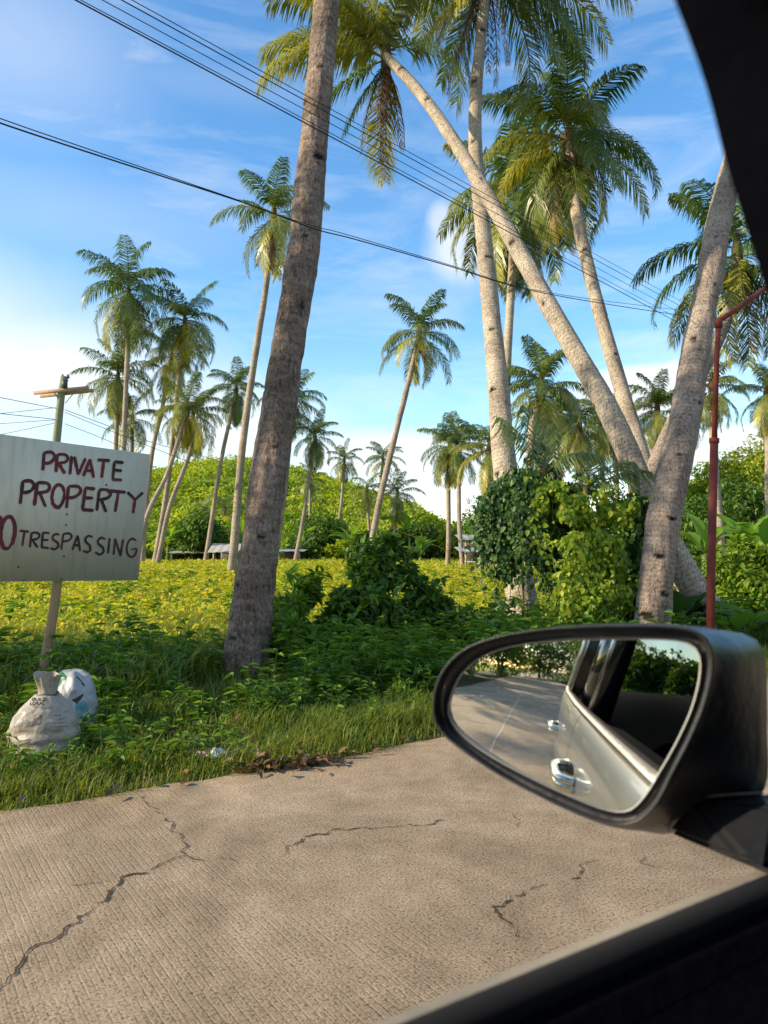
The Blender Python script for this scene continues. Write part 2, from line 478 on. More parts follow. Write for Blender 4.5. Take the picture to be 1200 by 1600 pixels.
def palm(label, base, top, mids=(), r0=0.2, r1=0.12, flen=4.0, nf=24, nleaf=34, seed=1, bark='bark_far', tint=0.12, dead=3, nuts=0,
         group='coconut palms', near=False, notches=(), spread=1.0, drop=0.0, bumps=0.10, spathe=False, wid=None, upright=0.0, flare=1.0, fronds=()):
    """a coconut palm: base and top are world points, mids are (t, world point)"""
    rr = np.random.default_rng(seed * 101 + 7)
    base = Vector(base); top = Vector(top)
    t = thing('coconut_palm', label, 'palm tree', base, 0, group)
    pts = [base - base] + [Vector(m) - base for m in mids] + [top - base]
    pts[0] = pts[0] - (pts[1] - pts[0]).normalized() * 0.15
    n = 260 if near else 40
    path = spline(pts, n)
    if not near:
        L = (top - base).length
        w = np.sin(np.linspace(0, math.pi, n)); ph = rr.random() * 6
        path[:, 0] += w * 0.05 * np.sin(np.linspace(0, 5, n) + ph); path[:, 1] += w * 0.05 * np.cos(np.linspace(0, 4, n) + ph)
    u = np.linspace(0, 1, n)
    rad = r0 + (r1 - r0) * u ** 0.8 + r0 * 0.45 * flare * np.exp(-u * n / (n * 0.035))
    V, q, uv, scar = trunk_mesh(path, rad, 56 if near else 10, bumps, rr, notches)
    mk('trunk', V, q, None, M[bark], t, True, {'scar': scar}, uv)
    c = np.array(top - base)
    if nf:
        nf = int(nf * 1.1) if not near else nf
        mb = crown(c, 1, nf, flen, nleaf, rr, tint, spread, drop, (wid or 0.012 * flen + 0.006 * (50.0 / nleaf)) * (0.95 if near else 1.1), upright=upright)
        for (faz, fe0, fb, fln, ft) in fronds:
            frond_geo(c + rr.normal(0, 0.05, 3), R(faz), R(fe0), R(fb), fln, nleaf, fln * 0.29, rr, mb, ft, wid=(wid or 0.045) * 0.95, twist=rr.normal(0, 0.15))
        mb.build('crown', M['frond'], t, False, 'tint')
        if dead:
            db = MB()
            for k in range(dead):
                frond_geo(c + np.array([0, 0, -0.15]), rr.random() * 6.28, R(-55 - 22 * rr.random()), R(22), flen * (0.6 + 0.45 * rr.random()), max(12, nleaf // 2), flen * 0.13, rr, db, 0, True, (wid or 0.05) * 0.9)
            db.build('dead_fronds', M['dead_frond'], t, False, 'tint')
        hb = MB()
        hb.tube([c - np.array([0, 0, 0.55]), c - np.array([0, 0, 0.2]), c + np.array([0, 0, 0.25]), c + np.array([0, 0, 0.6])], [r1 * 0.95, r1 * 1.15, r1 * 1.1, r1 * 0.4], 8)
        hb.build('leaf_base', M['husk'], t, True)
        for k in range(nuts):
            a = rr.random() * 6.28
            p = c + np.array([math.cos(a) * (r1 + 0.17), math.sin(a) * (r1 + 0.17), -0.2 - 0.3 * rr.random()])
            ell = MB()
            th = np.linspace(0, math.pi, 7)
            ell.tube(np.stack([np.full(7, p[0]), np.full(7, p[1]), p[2] + 0.15 * np.cos(th)], axis=1), 0.01 + 0.12 * np.sin(th), 8)
            ell.build('coconut', M['coconut'], t, True)
        if spathe:
            sb = MB()
            for k in range(3):
                a = -1.2 + rr.normal(0, 0.5)
                dv = np.array([math.cos(a) * 0.35, math.sin(a) * 0.35, -1.0])
                sb.tube([c + dv * x + np.array([0, 0, 0.1]) for x in (0.1, 0.5, 0.9, 1.3)], [0.03, 0.09, 0.10, 0.02], 6)
            sb.build('dry_spathe', M['spathe'], t, True)
    return t
# ------------------------------------------------------------------ camera, sun, sky
cam = bpy.data.cameras.new('camera'); cam_o = bpy.data.objects.new('camera', cam); COL.objects.link(cam_o)
cam.sensor_fit = 'VERTICAL'; cam.sensor_height = 36.0; cam.sensor_width = 27.0; cam.lens = 27.0
cam.clip_start = 0.02; cam.clip_end = 5000
cam_o.location = (0, 0, CAM_H); cam_o.rotation_euler = (R(90) + PITCH, 0, 0)
cam.dof.use_dof = True; cam.dof.focus_distance = 6.0; cam.dof.aperture_fstop = 9.5
scene.camera = cam_o

sun = bpy.data.lights.new('sun', 'SUN'); sun_o = bpy.data.objects.new('sun', sun); COL.objects.link(sun_o)
sun.energy = 4.4; sun.angle = R(0.5); sun.color = (1.0, 0.82, 0.58)
sun_o.rotation_euler = SUN.to_track_quat('Z', 'Y').to_euler()
sun_o.location = (0, 0, 40)

W = bpy.data.worlds.new('World'); scene.world = W; W.use_nodes = True
wt = W.node_tree; wt.nodes.clear()


class WN(NT):
    def __init__(s, tree): s.t = tree


w = WN(wt)
wo = wt.nodes.new('ShaderNodeOutputWorld'); bg = wt.nodes.new('ShaderNodeBackground'); wt.links.new(bg.outputs[0], wo.inputs[0])
bg.inputs['Strength'].default_value = 0.15
sk = wt.nodes.new('ShaderNodeTexSky'); sk.sky_type = 'NISHITA'; sk.sun_disc = False
sk.sun_elevation = SUN_EL; sk.sun_rotation = math.atan2(SUN.x, SUN.y); sk.air_density = 1.1; sk.dust_density = 0.35; sk.ozone_density = 2.2
dirv = wt.nodes.new('ShaderNodeTexCoord').outputs['Generated']
sep = w.n('SeparateXYZ'); w.l(dirv, sep.inputs[0])
X_, Y_, Z_ = sep.outputs
az = w.math('ARCTAN2', X_, Y_)                        # 0 straight ahead, + to the right
el = w.math('ARCSINE', Z_)
n1 = w.noise(dirv, 3.2, 6, 0.6, 0.4)
n2 = w.noise(dirv, 9.0, 6, 0.6, 0.6)
mpc = w.n('Mapping'); mpc.inputs['Scale'].default_value = (1.6, 1.6, 7.0); mpc.inputs['Rotation'].default_value = (0.25, 0.2, 0); w.l(dirv, mpc.inputs['Vector'])
n3 = w.noise(mpc.outputs[0], 2.6, 6, 0.6, 0.5)


def blob(a0, e0, ra, re, soft=0.5, warp=0.7, nz=None):
    da = w.math('DIVIDE', w.math('SUBTRACT', az, a0), ra)
    de = w.math('DIVIDE', w.math('SUBTRACT', el, e0), re)
    d = w.math('ADD', w.math('MULTIPLY', da, da), w.math('MULTIPLY', de, de))
    d = w.math('SQRT', d)
    d = w.math('ADD', d, w.math('MULTIPLY', w.math('SUBTRACT', nz or n2, 0.5), warp * 2))
    mr = w.n('MapRange', interpolation_type='SMOOTHSTEP'); w.l(d, mr.inputs['Value'])
    mr.inputs['From Min'].default_value = 1.0 - soft; mr.inputs['From Max'].default_value = 1.0 + soft
    mr.inputs['To Min'].default_value = 1.0; mr.inputs['To Max'].default_value = 0.0
    return mr.outputs['Result']


def ae(px, py):
    r = ray(px, py).normalized()
    return math.atan2(r.x, r.y), math.asin(r.z)


def addmax(a, b): return w.math('MAXIMUM', a, b)


cl = None
for (px, py, rx, ry, amt, soft, warp) in (
        (40, 575, 250, 85, 0.85, 0.8, 0.7), (-130, 560, 250, 150, 0.8, 0.9, 0.5), (330, 660, 170, 80, 0.75, 0.7, 0.7),
        (620, 715, 180, 40, 0.85, 0.5, 0.6), (660, 762, 130, 26, 0.85, 0.5, 0.4), (560, 690, 120, 22, 0.5, 0.6, 0.7),
        (1000, 612, 115, 44, 0.96, 0.28, 0.45), (1070, 588, 60, 28, 0.95, 0.32, 0.4), (940, 632, 60, 18, 0.8, 0.35, 0.5), (720, 385, 45, 62, 0.75, 0.6, 0.9), (690, 345, 20, 28, 0.6, 0.6, 0.6),
        (1140, 700, 120, 34, 0.92, 0.35, 0.5), (1010, 830, 120, 50, 0.7, 0.5, 0.5), (1120, 765, 110, 34, 0.75, 0.5, 0.5), (800, 770, 180, 36, 0.6, 0.6, 0.6),
        (1180, 540, 120, 60, 0.25, 0.9, 0.5), (90, 330, 260, 60, 0.16, 0.9, 0.8), (330, 130, 260, 30, 0.10, 0.9, 0.8), (20, 60, 170, 130, 0.28, 1.0, 0.3)):
    a0, e0 = ae(px, py)
    a1, e1 = ae(px + rx, py); a2, e2 = ae(px, py - ry)
    b = w.math('MULTIPLY', blob(a0, e0, max(0.01, abs(a1 - a0)), max(0.01, abs(e2 - e0)), soft, warp * 0.75), amt)
    cl = b if cl is None else addmax(cl, b)
# clouds all round the sky, thin streaks high up and a bright bank low down
cir = w.ramp(n3, [(0.46, rgb(0, 0, 0)), (0.74, rgb(0.34, 0.34, 0.34))])
cl = addmax(cl, cir)
behind = w.n('MapRange'); w.l(Y_, behind.inputs['Value']); behind.inputs['From Min'].default_value = 0.1; behind.inputs['From Max'].default_value = -0.25
bank = w.ramp(n1, [(0.40, rgb(0, 0, 0)), (0.62, rgb(0.85, 0.85, 0.85))])
cl = addmax(cl, w.math('MULTIPLY', bank, behind.outputs['Result']))
shade = w.ramp(n2, [(0.3, rgb(3.3, 3.6, 4.0)), (0.62, rgb(4.3, 4.3, 4.2))])
hsv = w.n('HueSaturation'); hsv.inputs['Saturation'].default_value = 1.26; hsv.inputs['Value'].default_value = 1.03; w.l(sk.outputs[0], hsv.inputs['Color'])
w.l(w.mix(cl, hsv.outputs[0], shade), bg.inputs['Color'])

scene.view_settings.view_transform = 'Standard'; scene.view_settings.look = 'None'
scene.view_settings.exposure = 0.88; scene.view_settings.gamma = 1.0
scene.render.film_transparent = False
scene.cycles.use_denoising = True
scene.cycles.max_bounces = 8; scene.cycles.transparent_max_bounces = 16
scene.cycles.sample_clamp_indirect = 6.0

# ------------------------------------------------------------------ ground, road, hills
def gz(x, y):
    """height of the ground sheet"""
    x = np.asarray(x, dtype=float); y = np.asarray(y, dtype=float)
    lat = NX * x + NY * y
    k = np.clip((lat - 4.3) / 3.0, 0, 1)
    z = -0.03 + k * (0.02 + 0.10 * (fbm(x * 0.35, y * 0.35, 2) - 0.47)) + np.clip((y - 14) / 40, 0, 1) * 0.18 * (fbm(x * 0.09, y * 0.09, 4) - 0.47) * 2
    return z


def soil_mat():
    t = NT('grassy_soil')
    pos = t.n('NewGeometry').outputs['Position']
    a = t.noise(pos, 0.55, 5, 0.6); b = t.noise(pos, 6.0, 6, 0.65); c = t.noise(pos, 40.0, 4, 0.6)
    g = t.ramp(b, [(0.30, rgb(0.22, 0.28, 0.025)), (0.55, rgb(0.40, 0.42, 0.035)), (0.72, rgb(0.48, 0.42, 0.08))])
    near = t.n('SeparateXYZ'); t.l(pos, near.inputs[0])
    lat = t.math('ADD', t.math('MULTIPLY', near.outputs[0], NX), t.math('MULTIPLY', near.outputs[1], NY))
    mr = t.n('MapRange'); t.l(t.math('ADD', lat, t.math('MULTIPLY', a, 4.0)), mr.inputs['Value']); mr.inputs['From Min'].default_value = 10.5; mr.inputs['From Max'].default_value = 14.0
    dirt = t.ramp(c, [(0.3, rgb(0.035, 0.030, 0.018)), (0.6, rgb(0.075, 0.058, 0.036)), (0.8, rgb(0.12, 0.095, 0.062))])
    under = t.mix(t.ramp(b, [(0.42, rgb(0, 0, 0)), (0.6, rgb(1, 1, 1))]), dirt, rgb(0.035, 0.052, 0.012))
    col = t.mix(mr.outputs['Result'], under, g)
    return t.done(t.principled(col, 0.95, 0.1, normal=t.bump(c, 0.6, 0.03)))


M['soil'] = soil_mat()
fs = np.unique(np.concatenate([np.linspace(-900, -60, 22), np.linspace(-60, 70, 131), np.linspace(70, 1400, 26)]))
ls = np.unique(np.concatenate([np.linspace(-700, -3, 24), np.linspace(-3, 40, 87), np.linspace(40, 1400, 40)]))
F, L_ = np.meshgrid(fs, ls, indexing='ij')
GX = HX * F + NX * L_; GY = HY * F + NY * L_
GV = np.stack([GX, GY, gz(GX, GY)], axis=-1).reshape(-1, 3)
nf_, nl_ = len(fs), len(ls)
ii, jj = np.meshgrid(np.arange(nf_ - 1), np.arange(nl_ - 1), indexing='ij')
gq = np.stack([ii * nl_ + jj, (ii + 1) * nl_ + jj, (ii + 1) * nl_ + jj + 1, ii * nl_ + jj + 1], axis=-1).reshape(-1, 4)
tag(mk('ground', GV, gq, None, M['soil'], None, True), 'grassy soil of the verge and the field', kind='structure')

ROAD_L = 4.185


def road_edge(f):
    f = np.asarray(f, dtype=float)
    return ROAD_L + 0.10 * (fbm(f * 0.9, f * 0 + 3, 8) - 0.47) * 2 + 0.05 * (vnoise(f * 5, f * 0, 12) - 0.5)


def concrete_mat():
    t = NT('worn_beige_concrete')
    pos = t.n('NewGeometry').outputs['Position']
    rot = t.n('Mapping', vector_type='POINT'); rot.inputs['Rotation'].default_value = (0, 0, -HEAD); t.l(pos, rot.inputs['Vector'])
    rv = rot.outputs[0]
    big = t.noise(rv, 0.9, 5, 0.6); mid = t.noise(rv, 7, 5, 0.6); fine = t.noise(rv, 95, 5, 0.7); grit = t.noise(rv, 260, 3, 0.7)
    f = t.math('ADD', t.math('MULTIPLY', big, 0.5), t.math('MULTIPLY', mid, 0.5))
    col = t.ramp(f, [(0.34, rgb(0.29, 0.222, 0.148)), (0.52, rgb(0.39, 0.305, 0.208)), (0.68, rgb(0.47, 0.375, 0.268))])
    stn = t.ramp(t.noise(rv, 0.55, 6, 0.65, 0.8), [(0.36, rgb(0.58, 0.56, 0.53)), (0.52, rgb(1, 1, 1))])
    col = t.mix(0.8, col, t.mix(1.0, col, stn, 'MULTIPLY'))
    sp = t.ramp(fine, [(0.37, rgb(0.30, 0.27, 0.25)), (0.48, rgb(1, 1, 1)), (0.64, rgb(1.28, 1.26, 1.20))])
    col = t.mix(0.9, col, t.mix(1.0, col, sp, 'MULTIPLY'))
    mp = t.n('Mapping'); mp.inputs['Scale'].default_value = (1.0, 0.16, 1.0); t.l(rv, mp.inputs['Vector'])
    st = t.noise(mp.outputs[0], 70, 4, 0.7)
    pit = t.ramp(st, [(0.30, rgb(0.42, 0.38, 0.34)), (0.40, rgb(1, 1, 1))])
    col = t.mix(0.45, col, t.mix(1.0, col, pit, 'MULTIPLY'))
    vor = t.n('TexVoronoi'); vor.inputs['Scale'].default_value = 75.0; t.l(rv, vor.inputs['Vector'])
    peb = t.ramp(vor.outputs['Distance'], [(0.10, rgb(0.60, 0.56, 0.52)), (0.26, rgb(1, 1, 1))])
    col = t.mix(t.math('MULTIPLY', mid, 0.8), col, t.mix(1.0, col, peb, 'MULTIPLY'))
    wv = t.n('TexWave', wave_type='BANDS', bands_direction='X'); wv.inputs['Scale'].default_value = 11.0
    wv.inputs['Distortion'].default_value = 1.1; wv.inputs['Detail'].default_value = 3; wv.inputs['Detail Scale'].default_value = 0.6; wv.inputs['Detail Roughness'].default_value = 0.6
    t.l(rv, wv.inputs['Vector'])
    sx = t.n('SeparateXYZ'); t.l(rv, sx.inputs[0])
    gm = t.n('MapRange'); t.l(t.math('ADD', sx.outputs[0], t.math('MULTIPLY', big, 3.0)), gm.inputs['Value'])
    gm.inputs['From Min'].default_value = 3.4; gm.inputs['From Max'].default_value = 2.3      # grooves still sharp towards the rear, worn off ahead
    wn = t.ramp(wv.outputs['Fac'], [(0.0, rgb(0, 0, 0)), (0.22, rgb(1, 1, 1))])
    wmask = t.ramp(t.noise(rv, 2.6, 5, 0.7), [(0.38, rgb(0.1, 0.1, 0.1)), (0.62, rgb(1, 1, 1))])
    gv = t.math('MULTIPLY', t.math('MULTIPLY', wn, wmask), t.math('ADD', t.math('MULTIPLY', gm.outputs['Result'], 0.92), 0.06))
    b1 = t.bump(gv, 0.5, 0.008)
    b2 = t.bump(fine, 0.75, 0.014, b1)
    b3 = t.bump(grit, 0.35, 0.005, b2)
    return t.done(t.principled(col, 0.9, 0.15, normal=b3))


M['concrete'] = concrete_mat()
M['crack'] = flat('dark_crack', (0.075, 0.055, 0.038), 1.0, 0.02)
rf = np.unique(np.concatenate([np.linspace(-150, -6, 100), np.linspace(-6, 14, 260), np.linspace(14, 160, 100)]))
rl0 = np.linspace(-2.6, 1, 12)
V = []
for f in rf:
    e = float(road_edge(f))
    for k, l in enumerate(np.linspace(-2.6, e, 14)):
        V.append(tuple(fl(f, l, 0.0)))
    V.append(tuple(fl(f, e + 0.03, -0.09)))
m_ = 15; V = np.array(V); q = []
for i in range(len(rf) - 1):
    for k in range(m_ - 1): q.append((i * m_ + k, (i + 1) * m_ + k, (i + 1) * m_ + k + 1, i * m_ + k + 1))
rV = [V]; rq = [np.array(q)]; mi = [np.zeros(len(q), dtype=int)]; base_n = len(V)


def crack(pxs, w0, seed, faint=1.0):
    """a jagged crack, part of the road's own surface"""
    global base_n
    rr = np.random.default_rng(seed)
    p = np.array([tuple(ground_px(*q)) for q in pxs])
    d = np.concatenate([[0], np.cumsum(np.linalg.norm(np.diff(p, axis=0), axis=1))])
    n = max(20, int(d[-1] / 0.012))
    u = np.linspace(0, d[-1], n)
    c = np.stack([np.interp(u, d, p[:, k]) for k in range(3)], axis=1)
    T = np.gradient(c, axis=0); T /= np.linalg.norm(T, axis=1, keepdims=True) + 1e-9
    S = np.stack([-T[:, 1], T[:, 0], np.zeros(n)], axis=1)
    w0 = w0 * 0.46
    off = (fbm(u * 12, u * 0 + seed, seed, 5) - 0.47) * 0.10 + (vnoise(u * 55, u * 0, seed + 3) - 0.5) * 0.020
    c = c + S * off[:, None]; c[:, 2] = 0.004
    wd = w0 * (0.10 + 1.8 * vnoise(u * 34, u * 0, seed + 5)) * (0.45 + 1.0 * vnoise(u * 3.3, u * 0, seed + 9))
    wd *= np.clip(u / 0.05, 0, 1) * np.clip((d[-1] - u) / 0.05, 0, 1)
    a = c + S * wd[:, None]; b = c - S * (wd * (0.5 + rr.random(n)))[:, None]
    Vc = np.stack([a, b], axis=1).reshape(-1, 3)
    qq = []
    for i in range(n - 1):
        if wd[i] < 0.0009 * faint: continue
        qq.append((2 * i, 2 * i + 1, 2 * i + 3, 2 * i + 2))
    if not qq: return
    rV.append(Vc); rq.append(np.array(qq) + base_n); mi.append(np.ones(len(qq), dtype=int)); base_n += len(Vc)


crack([(-25, 1560), (0, 1535), (40, 1500), (75, 1475), (115, 1450), (140, 1430), (165, 1410), (178, 1385), (200, 1372), (240, 1358), (285, 1342), (335, 1345), (385, 1342)], 0.0075, 1)
crack([(285, 1342), (288, 1325), (278, 1310), (268, 1290), (255, 1270), (238, 1258), (212, 1243)], 0.0085, 2)
crack([(430, 1340), (445, 1325), (475, 1308), (520, 1300), (560, 1293), (620, 1290), (700, 1284)], 0.0075, 3)
crack([(835, 1480), (820, 1462), (790, 1440), (765, 1418), (800, 1405), (840, 1390), (880, 1375), (905, 1362), (902, 1345)], 0.0062, 4)
crack([(800, 1298), (806, 1285), (809, 1268)], 0.006, 5)
crack([(765, 1418), (740, 1405), (722, 1396)], 0.0035, 6)
crack([(905, 1362), (930, 1352), (945, 1344)], 0.004, 7)
crack([(100, 1388), (135, 1380), (170, 1372)], 0.0035, 8)
crack([(385, 1342), (430, 1338)], 0.0035, 9)
crack([(1010, 1335), (1003, 1350), (1030, 1368)], 0.003, 10)
# the straight joint between the two slabs
jl = []
for f in np.linspace(-60, 60, 500):
    jl.append(tuple(fl(f, 1.15 + 0.012 * math.sin(f * 3), 0.004))); jl.append(tuple(fl(f, 1.175 + 0.012 * math.sin(f * 3 + 0.4), 0.004)))
rV.append(np.array(jl)); qq = [(2 * i, 2 * i + 1, 2 * i + 3, 2 * i + 2) for i in range(499)]
rq.append(np.array(qq) + base_n); mi.append(np.full(len(qq), 2)); base_n += len(jl)
M['joint'] = flat('pale_joint', (0.50, 0.47, 0.42), 0.9, 0.1)
road = mk('road', np.concatenate(rV), np.concatenate(rq), None, [M['concrete'], M['crack'], M['joint']], None, False, midx=np.concatenate(mi))
tag(road, 'cracked beige concrete road beside the car', kind='structure')


def hill_h(x, y):
    """left hill: long low ridge behind the palms"""
    D = 150.0
    prof = np.interp(x, [-140, -95, -75, -46, -35, -25, -16, -5, 5, 12.5, 19, 40], [4, 9, 12, 14.0, 16.6, 16.4, 14.5, 11.8, 8.2, 3.6, 1.2, 0.5])
    k = np.clip((y - 84) / (D - 84), 0, 1); k = np.sin(k * math.pi / 2) ** 1.25
    return prof * k * (0.92 + 0.16 * fbm(x * 0.06, y * 0.06, 21)) + 0.8 * k * (fbm(x * 0.22, y * 0.22, 31) - 0.45) - 0.4


def hill2_h(x, y):
    """right hill, closer and covered with pale green trees"""
    u = np.arctan2(x, y)
    prof = np.interp(u, [0.31, 0.345, 0.38, 0.43, 0.50, 0.60, 0.8, 1.0], [0, 2.2, 4.0, 5.2, 7.3, 9.5, 12, 13])
    d = np.hypot(x, y)
    k = np.clip((d - 38) / 32.0, 0, 1)
    return prof * np.sin(k * math.pi / 2) * (0.9 + 0.2 * fbm(x * 0.1, y * 0.1, 41)) - 0.4


M['hill_soil'] = flat('hill_undergrowth', (0.14, 0.19, 0.02), 0.95, 0.05, nscale=0.5, namt=0.4)


def terrain(name, fn, xs, ys, label):
    Xg, Yg = np.meshgrid(xs, ys, indexing='ij')
    V = np.stack([Xg, Yg, fn(Xg, Yg)], axis=-1).reshape(-1, 3)
    a, b = len(xs), len(ys)
    i, j = np.meshgrid(np.arange(a - 1), np.arange(b - 1), indexing='ij')
    q = np.stack([i * b + j, (i + 1) * b + j, (i + 1) * b + j + 1, i * b + j + 1], axis=-1).reshape(-1, 4)
    return tag(mk(name, V, q, None, M['hill_soil'], None, True), label, kind='structure')


terrain('hill', hill_h, np.linspace(-170, 45, 90), np.linspace(80, 260, 70), 'low green hill behind the coconut grove')
terrain('hill', hill2_h, np.linspace(12, 140, 70), np.linspace(6, 140, 70), 'pale green wooded hill on the right')


def scrub(name, fn, n, xr, yr, smin, smax, per, L, mat, seed, label, cond=None, lift=0.25):
    rr = np.random.default_rng(seed)
    y = yr[0] + (yr[1] - yr[0]) * rr.random(n) ** 0.85
    x = xr[0] + (xr[1] - xr[0]) * rr.random(n)
    ok = np.abs(x - 0) < 0.62 * y + 6
    if cond is not None: ok &= cond(x, y)
    x, y = x[ok], y[ok]
    s = smin + (smax - smin) * rr.random(len(x)) ** 2 * (0.5 + fbm(x * 0.15, y * 0.15, seed))
    c = np.stack([x, y, fn(x, y) + s * lift], axis=1)
    V, q = blob_leaves(c, s, per, L, L * 0.62, 0.75, 0.7, 0.1, rr)
    return tag(mk(name, V, q, None, mat), label, kind='stuff')


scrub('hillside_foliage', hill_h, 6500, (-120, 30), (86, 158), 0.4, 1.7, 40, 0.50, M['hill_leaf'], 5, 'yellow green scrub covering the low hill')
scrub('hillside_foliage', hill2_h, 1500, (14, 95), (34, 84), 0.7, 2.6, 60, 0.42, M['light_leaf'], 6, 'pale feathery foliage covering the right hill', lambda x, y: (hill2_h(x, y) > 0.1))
# ------------------------------------------------------------------ grass and weeds
def blades(name, x, y, h, wd, mat, seed, label, tint=None, lean=0.5):
    rr = np.random.default_rng(seed)
    n = len(x)
    z = gz(x, y) - 0.01
    a = rr.random(n) * 6.283
    dx, dy = np.cos(a), np.sin(a)
    ln = (0.15 + lean * rr.random(n)) * h
    B = np.stack([x, y, z], axis=1)
    S = np.stack([-dy, dx, np.zeros(n)], axis=1) * wd[:, None] * 0.5
    m = B + np.stack([dx * ln * 0.35, dy * ln * 0.35, h * 0.58], axis=1)
    t = B + np.stack([dx * ln, dy * ln, h * (0.95 - 0.35 * lean * rr.random(n))], axis=1)
    V = np.stack([B - S, B + S, m + S * 0.8, m - S * 0.8, t], axis=1).reshape(-1, 3)
    k = np.arange(n)[:, None] * 5
    at = {'tint': np.repeat(tint if tint is not None else np.zeros(n), 5)}
    return tag(mk(name, V, k + np.array([[0, 1, 2, 3]]), k + np.array([[3, 2, 4]]), mat, None, False, at), label, kind='stuff')


def wedge(n, y0, y1, rr, pw=1.0):
    y = y0 + (y1 - y0) * rr.random(n) ** pw
    x = (rr.random(n) * 2 - 1) * (0.56 * y + 0.7)
    return x, y


g = np.random.default_rng(3)
x, y = wedge(330000, 3.4, 13.5, g)
lat = lateral(x, y); fwd = HX * x + HY * y
ed = road_edge(fwd)
clump = fbm(x * 2.3, y * 2.3, 71)
bare = np.exp(-(((x + 0.85) / 0.75) ** 2 + ((y - 6.45) / 0.30) ** 2)) + 0.8 * np.exp(-(((x + 2.1) / 0.9) ** 2 + ((y - 4.95) / 0.28) ** 2)) + 0.6 * np.exp(-(((x + 1.2) / 0.5) ** 2 + ((y - 5.0) / 0.25) ** 2))
trk = np.exp(-(((x + 1.35) / 0.55) ** 2 + ((y - 7.2) / 0.7) ** 2))
clump = clump * (1 - 0.6 * trk)
dens = np.clip(0.25 + 1.25 * (clump - 0.25), 0, 1) * np.clip(1 - bare * 1.1, 0.03, 1)
k = (lat > ed - 0.03 + 0.10 * (fbm(x * 4, y * 4, 73) - 0.47)) & (g.random(len(x)) < dens)
x, y, lat, clump, ed = x[k], y[k], lat[k], clump[k], ed[k]
d = lat - ed
h = np.interp(d, [0, 0.25, 0.7, 1.6, 3.0, 6.0, 9.0], [0.06, 0.10, 0.12, 0.18, 0.22, 0.20, 0.16]) * np.clip(0.1 + 1.9 * clump, 0.3, 2.0) * (0.5 + 0.9 * g.random(len(x)))
edge_r = np.exp(-((x - 0.0) / 0.9) ** 2) * np.exp(-(d / 0.45) ** 2)             # the tall tuft by the road
h = h * (1 + 1.3 * edge_r)
wd = np.interp(d, [0, 1.5, 4], [0.006, 0.009, 0.013]) * (0.7 + 0.6 * g.random(len(x)))
tn = np.clip(np.interp(d, [0, 0.5, 1.5, 5, 8], [0.22, 0.12, 0.04, 0.15, 0.6]) + g.normal(0, 0.15, len(x)) + 0.6 * (g.random(len(x)) < 0.07), 0, 0.95)
blades('grass', x, y, h, wd, M['grass'], 31, 'green verge grass between the road and the field', tn, 0.9)

# long-bladed grass standing behind and beside the nearest trunk
x, y = wedge(26000, 6.2, 13.0, g)
lat = lateral(x, y); cl_ = fbm(x * 0.9 + 5, y * 0.9, 83)
k = (lat > 6.1) & (lat < 9.2) & (cl_ > 0.47) & (np.exp(-(((x + 1.35) / 0.5) ** 2 + ((y - 7.2) / 0.75) ** 2)) < 0.35)
x, y, cl_ = x[k], y[k], cl_[k]
blades('grass', x, y, (0.22 + 0.26 * g.random(len(x))), 0.018 + 0.012 * g.random(len(x)), M['grass'], 33, 'tall long-bladed grass around the nearest palm', np.clip(g.normal(0.08, 0.1, len(x)), 0, 1), 1.0)

# sunny field: low creeping growth
n = 330000
y = 9.0 * (72.0 / 9.0) ** (g.random(n) ** 1.0); x = (g.random(n) * 2 - 1) * (0.56 * y + 1.0)
lat = lateral(x, y)
k = (lat > 7.6 + 2.0 * (fbm(x * 0.6, y * 0.6, 55) - 0.5))
x, y = x[k], y[k]
cl_ = fbm(x * 0.55, y * 0.55, 91)
k = g.random(len(x)) < np.clip(0.4 + 1.4 * (cl_ - 0.3), 0.1, 1)
x, y, cl_ = x[k], y[k], cl_[k]
h = (0.08 + 0.22 * cl_) * (0.5 + 0.9 * g.random(len(x))) * np.interp(y, [9, 12, 30, 70], [0.8, 1.0, 1.2, 1.4])
blades('grass', x, y, h, 0.012 + 0.0016 * y * (0.6 + 0.8 * g.random(len(x))), M['field_grass'], 35, 'sunlit yellow green grass of the field', None, 1.2)
n = 80000
y = 9.5 * (60.0 / 9.5) ** g.random(n); x = (g.random(n) * 2 - 1) * (0.56 * y + 1.0)
k = lateral(x, y) > 8.2
x, y = x[k], y[k]; n = len(x)
cl_ = fbm(x * 0.7 + 9, y * 0.7, 97); kk = g.random(n) < np.clip((cl_ - 0.33) * 3.5, 0, 1)
x, y = x[kk], y[kk]; n = len(x)
Pt = np.stack([x, y, gz(x, y) + 0.04 + 0.16 * g.random(n)], axis=1)
V, q = leaf_geo(Pt, rand_dirs(n, g) + np.array([0, 0, 0.25]), np.array([0, 0, 1.0]) + rand_dirs(n, g) * 0.6, (0.05 + 0.0030 * y) * (0.5 + 0.9 * g.random(n)), (0.03 + 0.002 * y) * (0.5 + 0.9 * g.random(n)))
tag(mk('field_weeds', V, q, None, M['field_grass']), 'low broad leaves creeping over the sunlit field', kind='stuff')


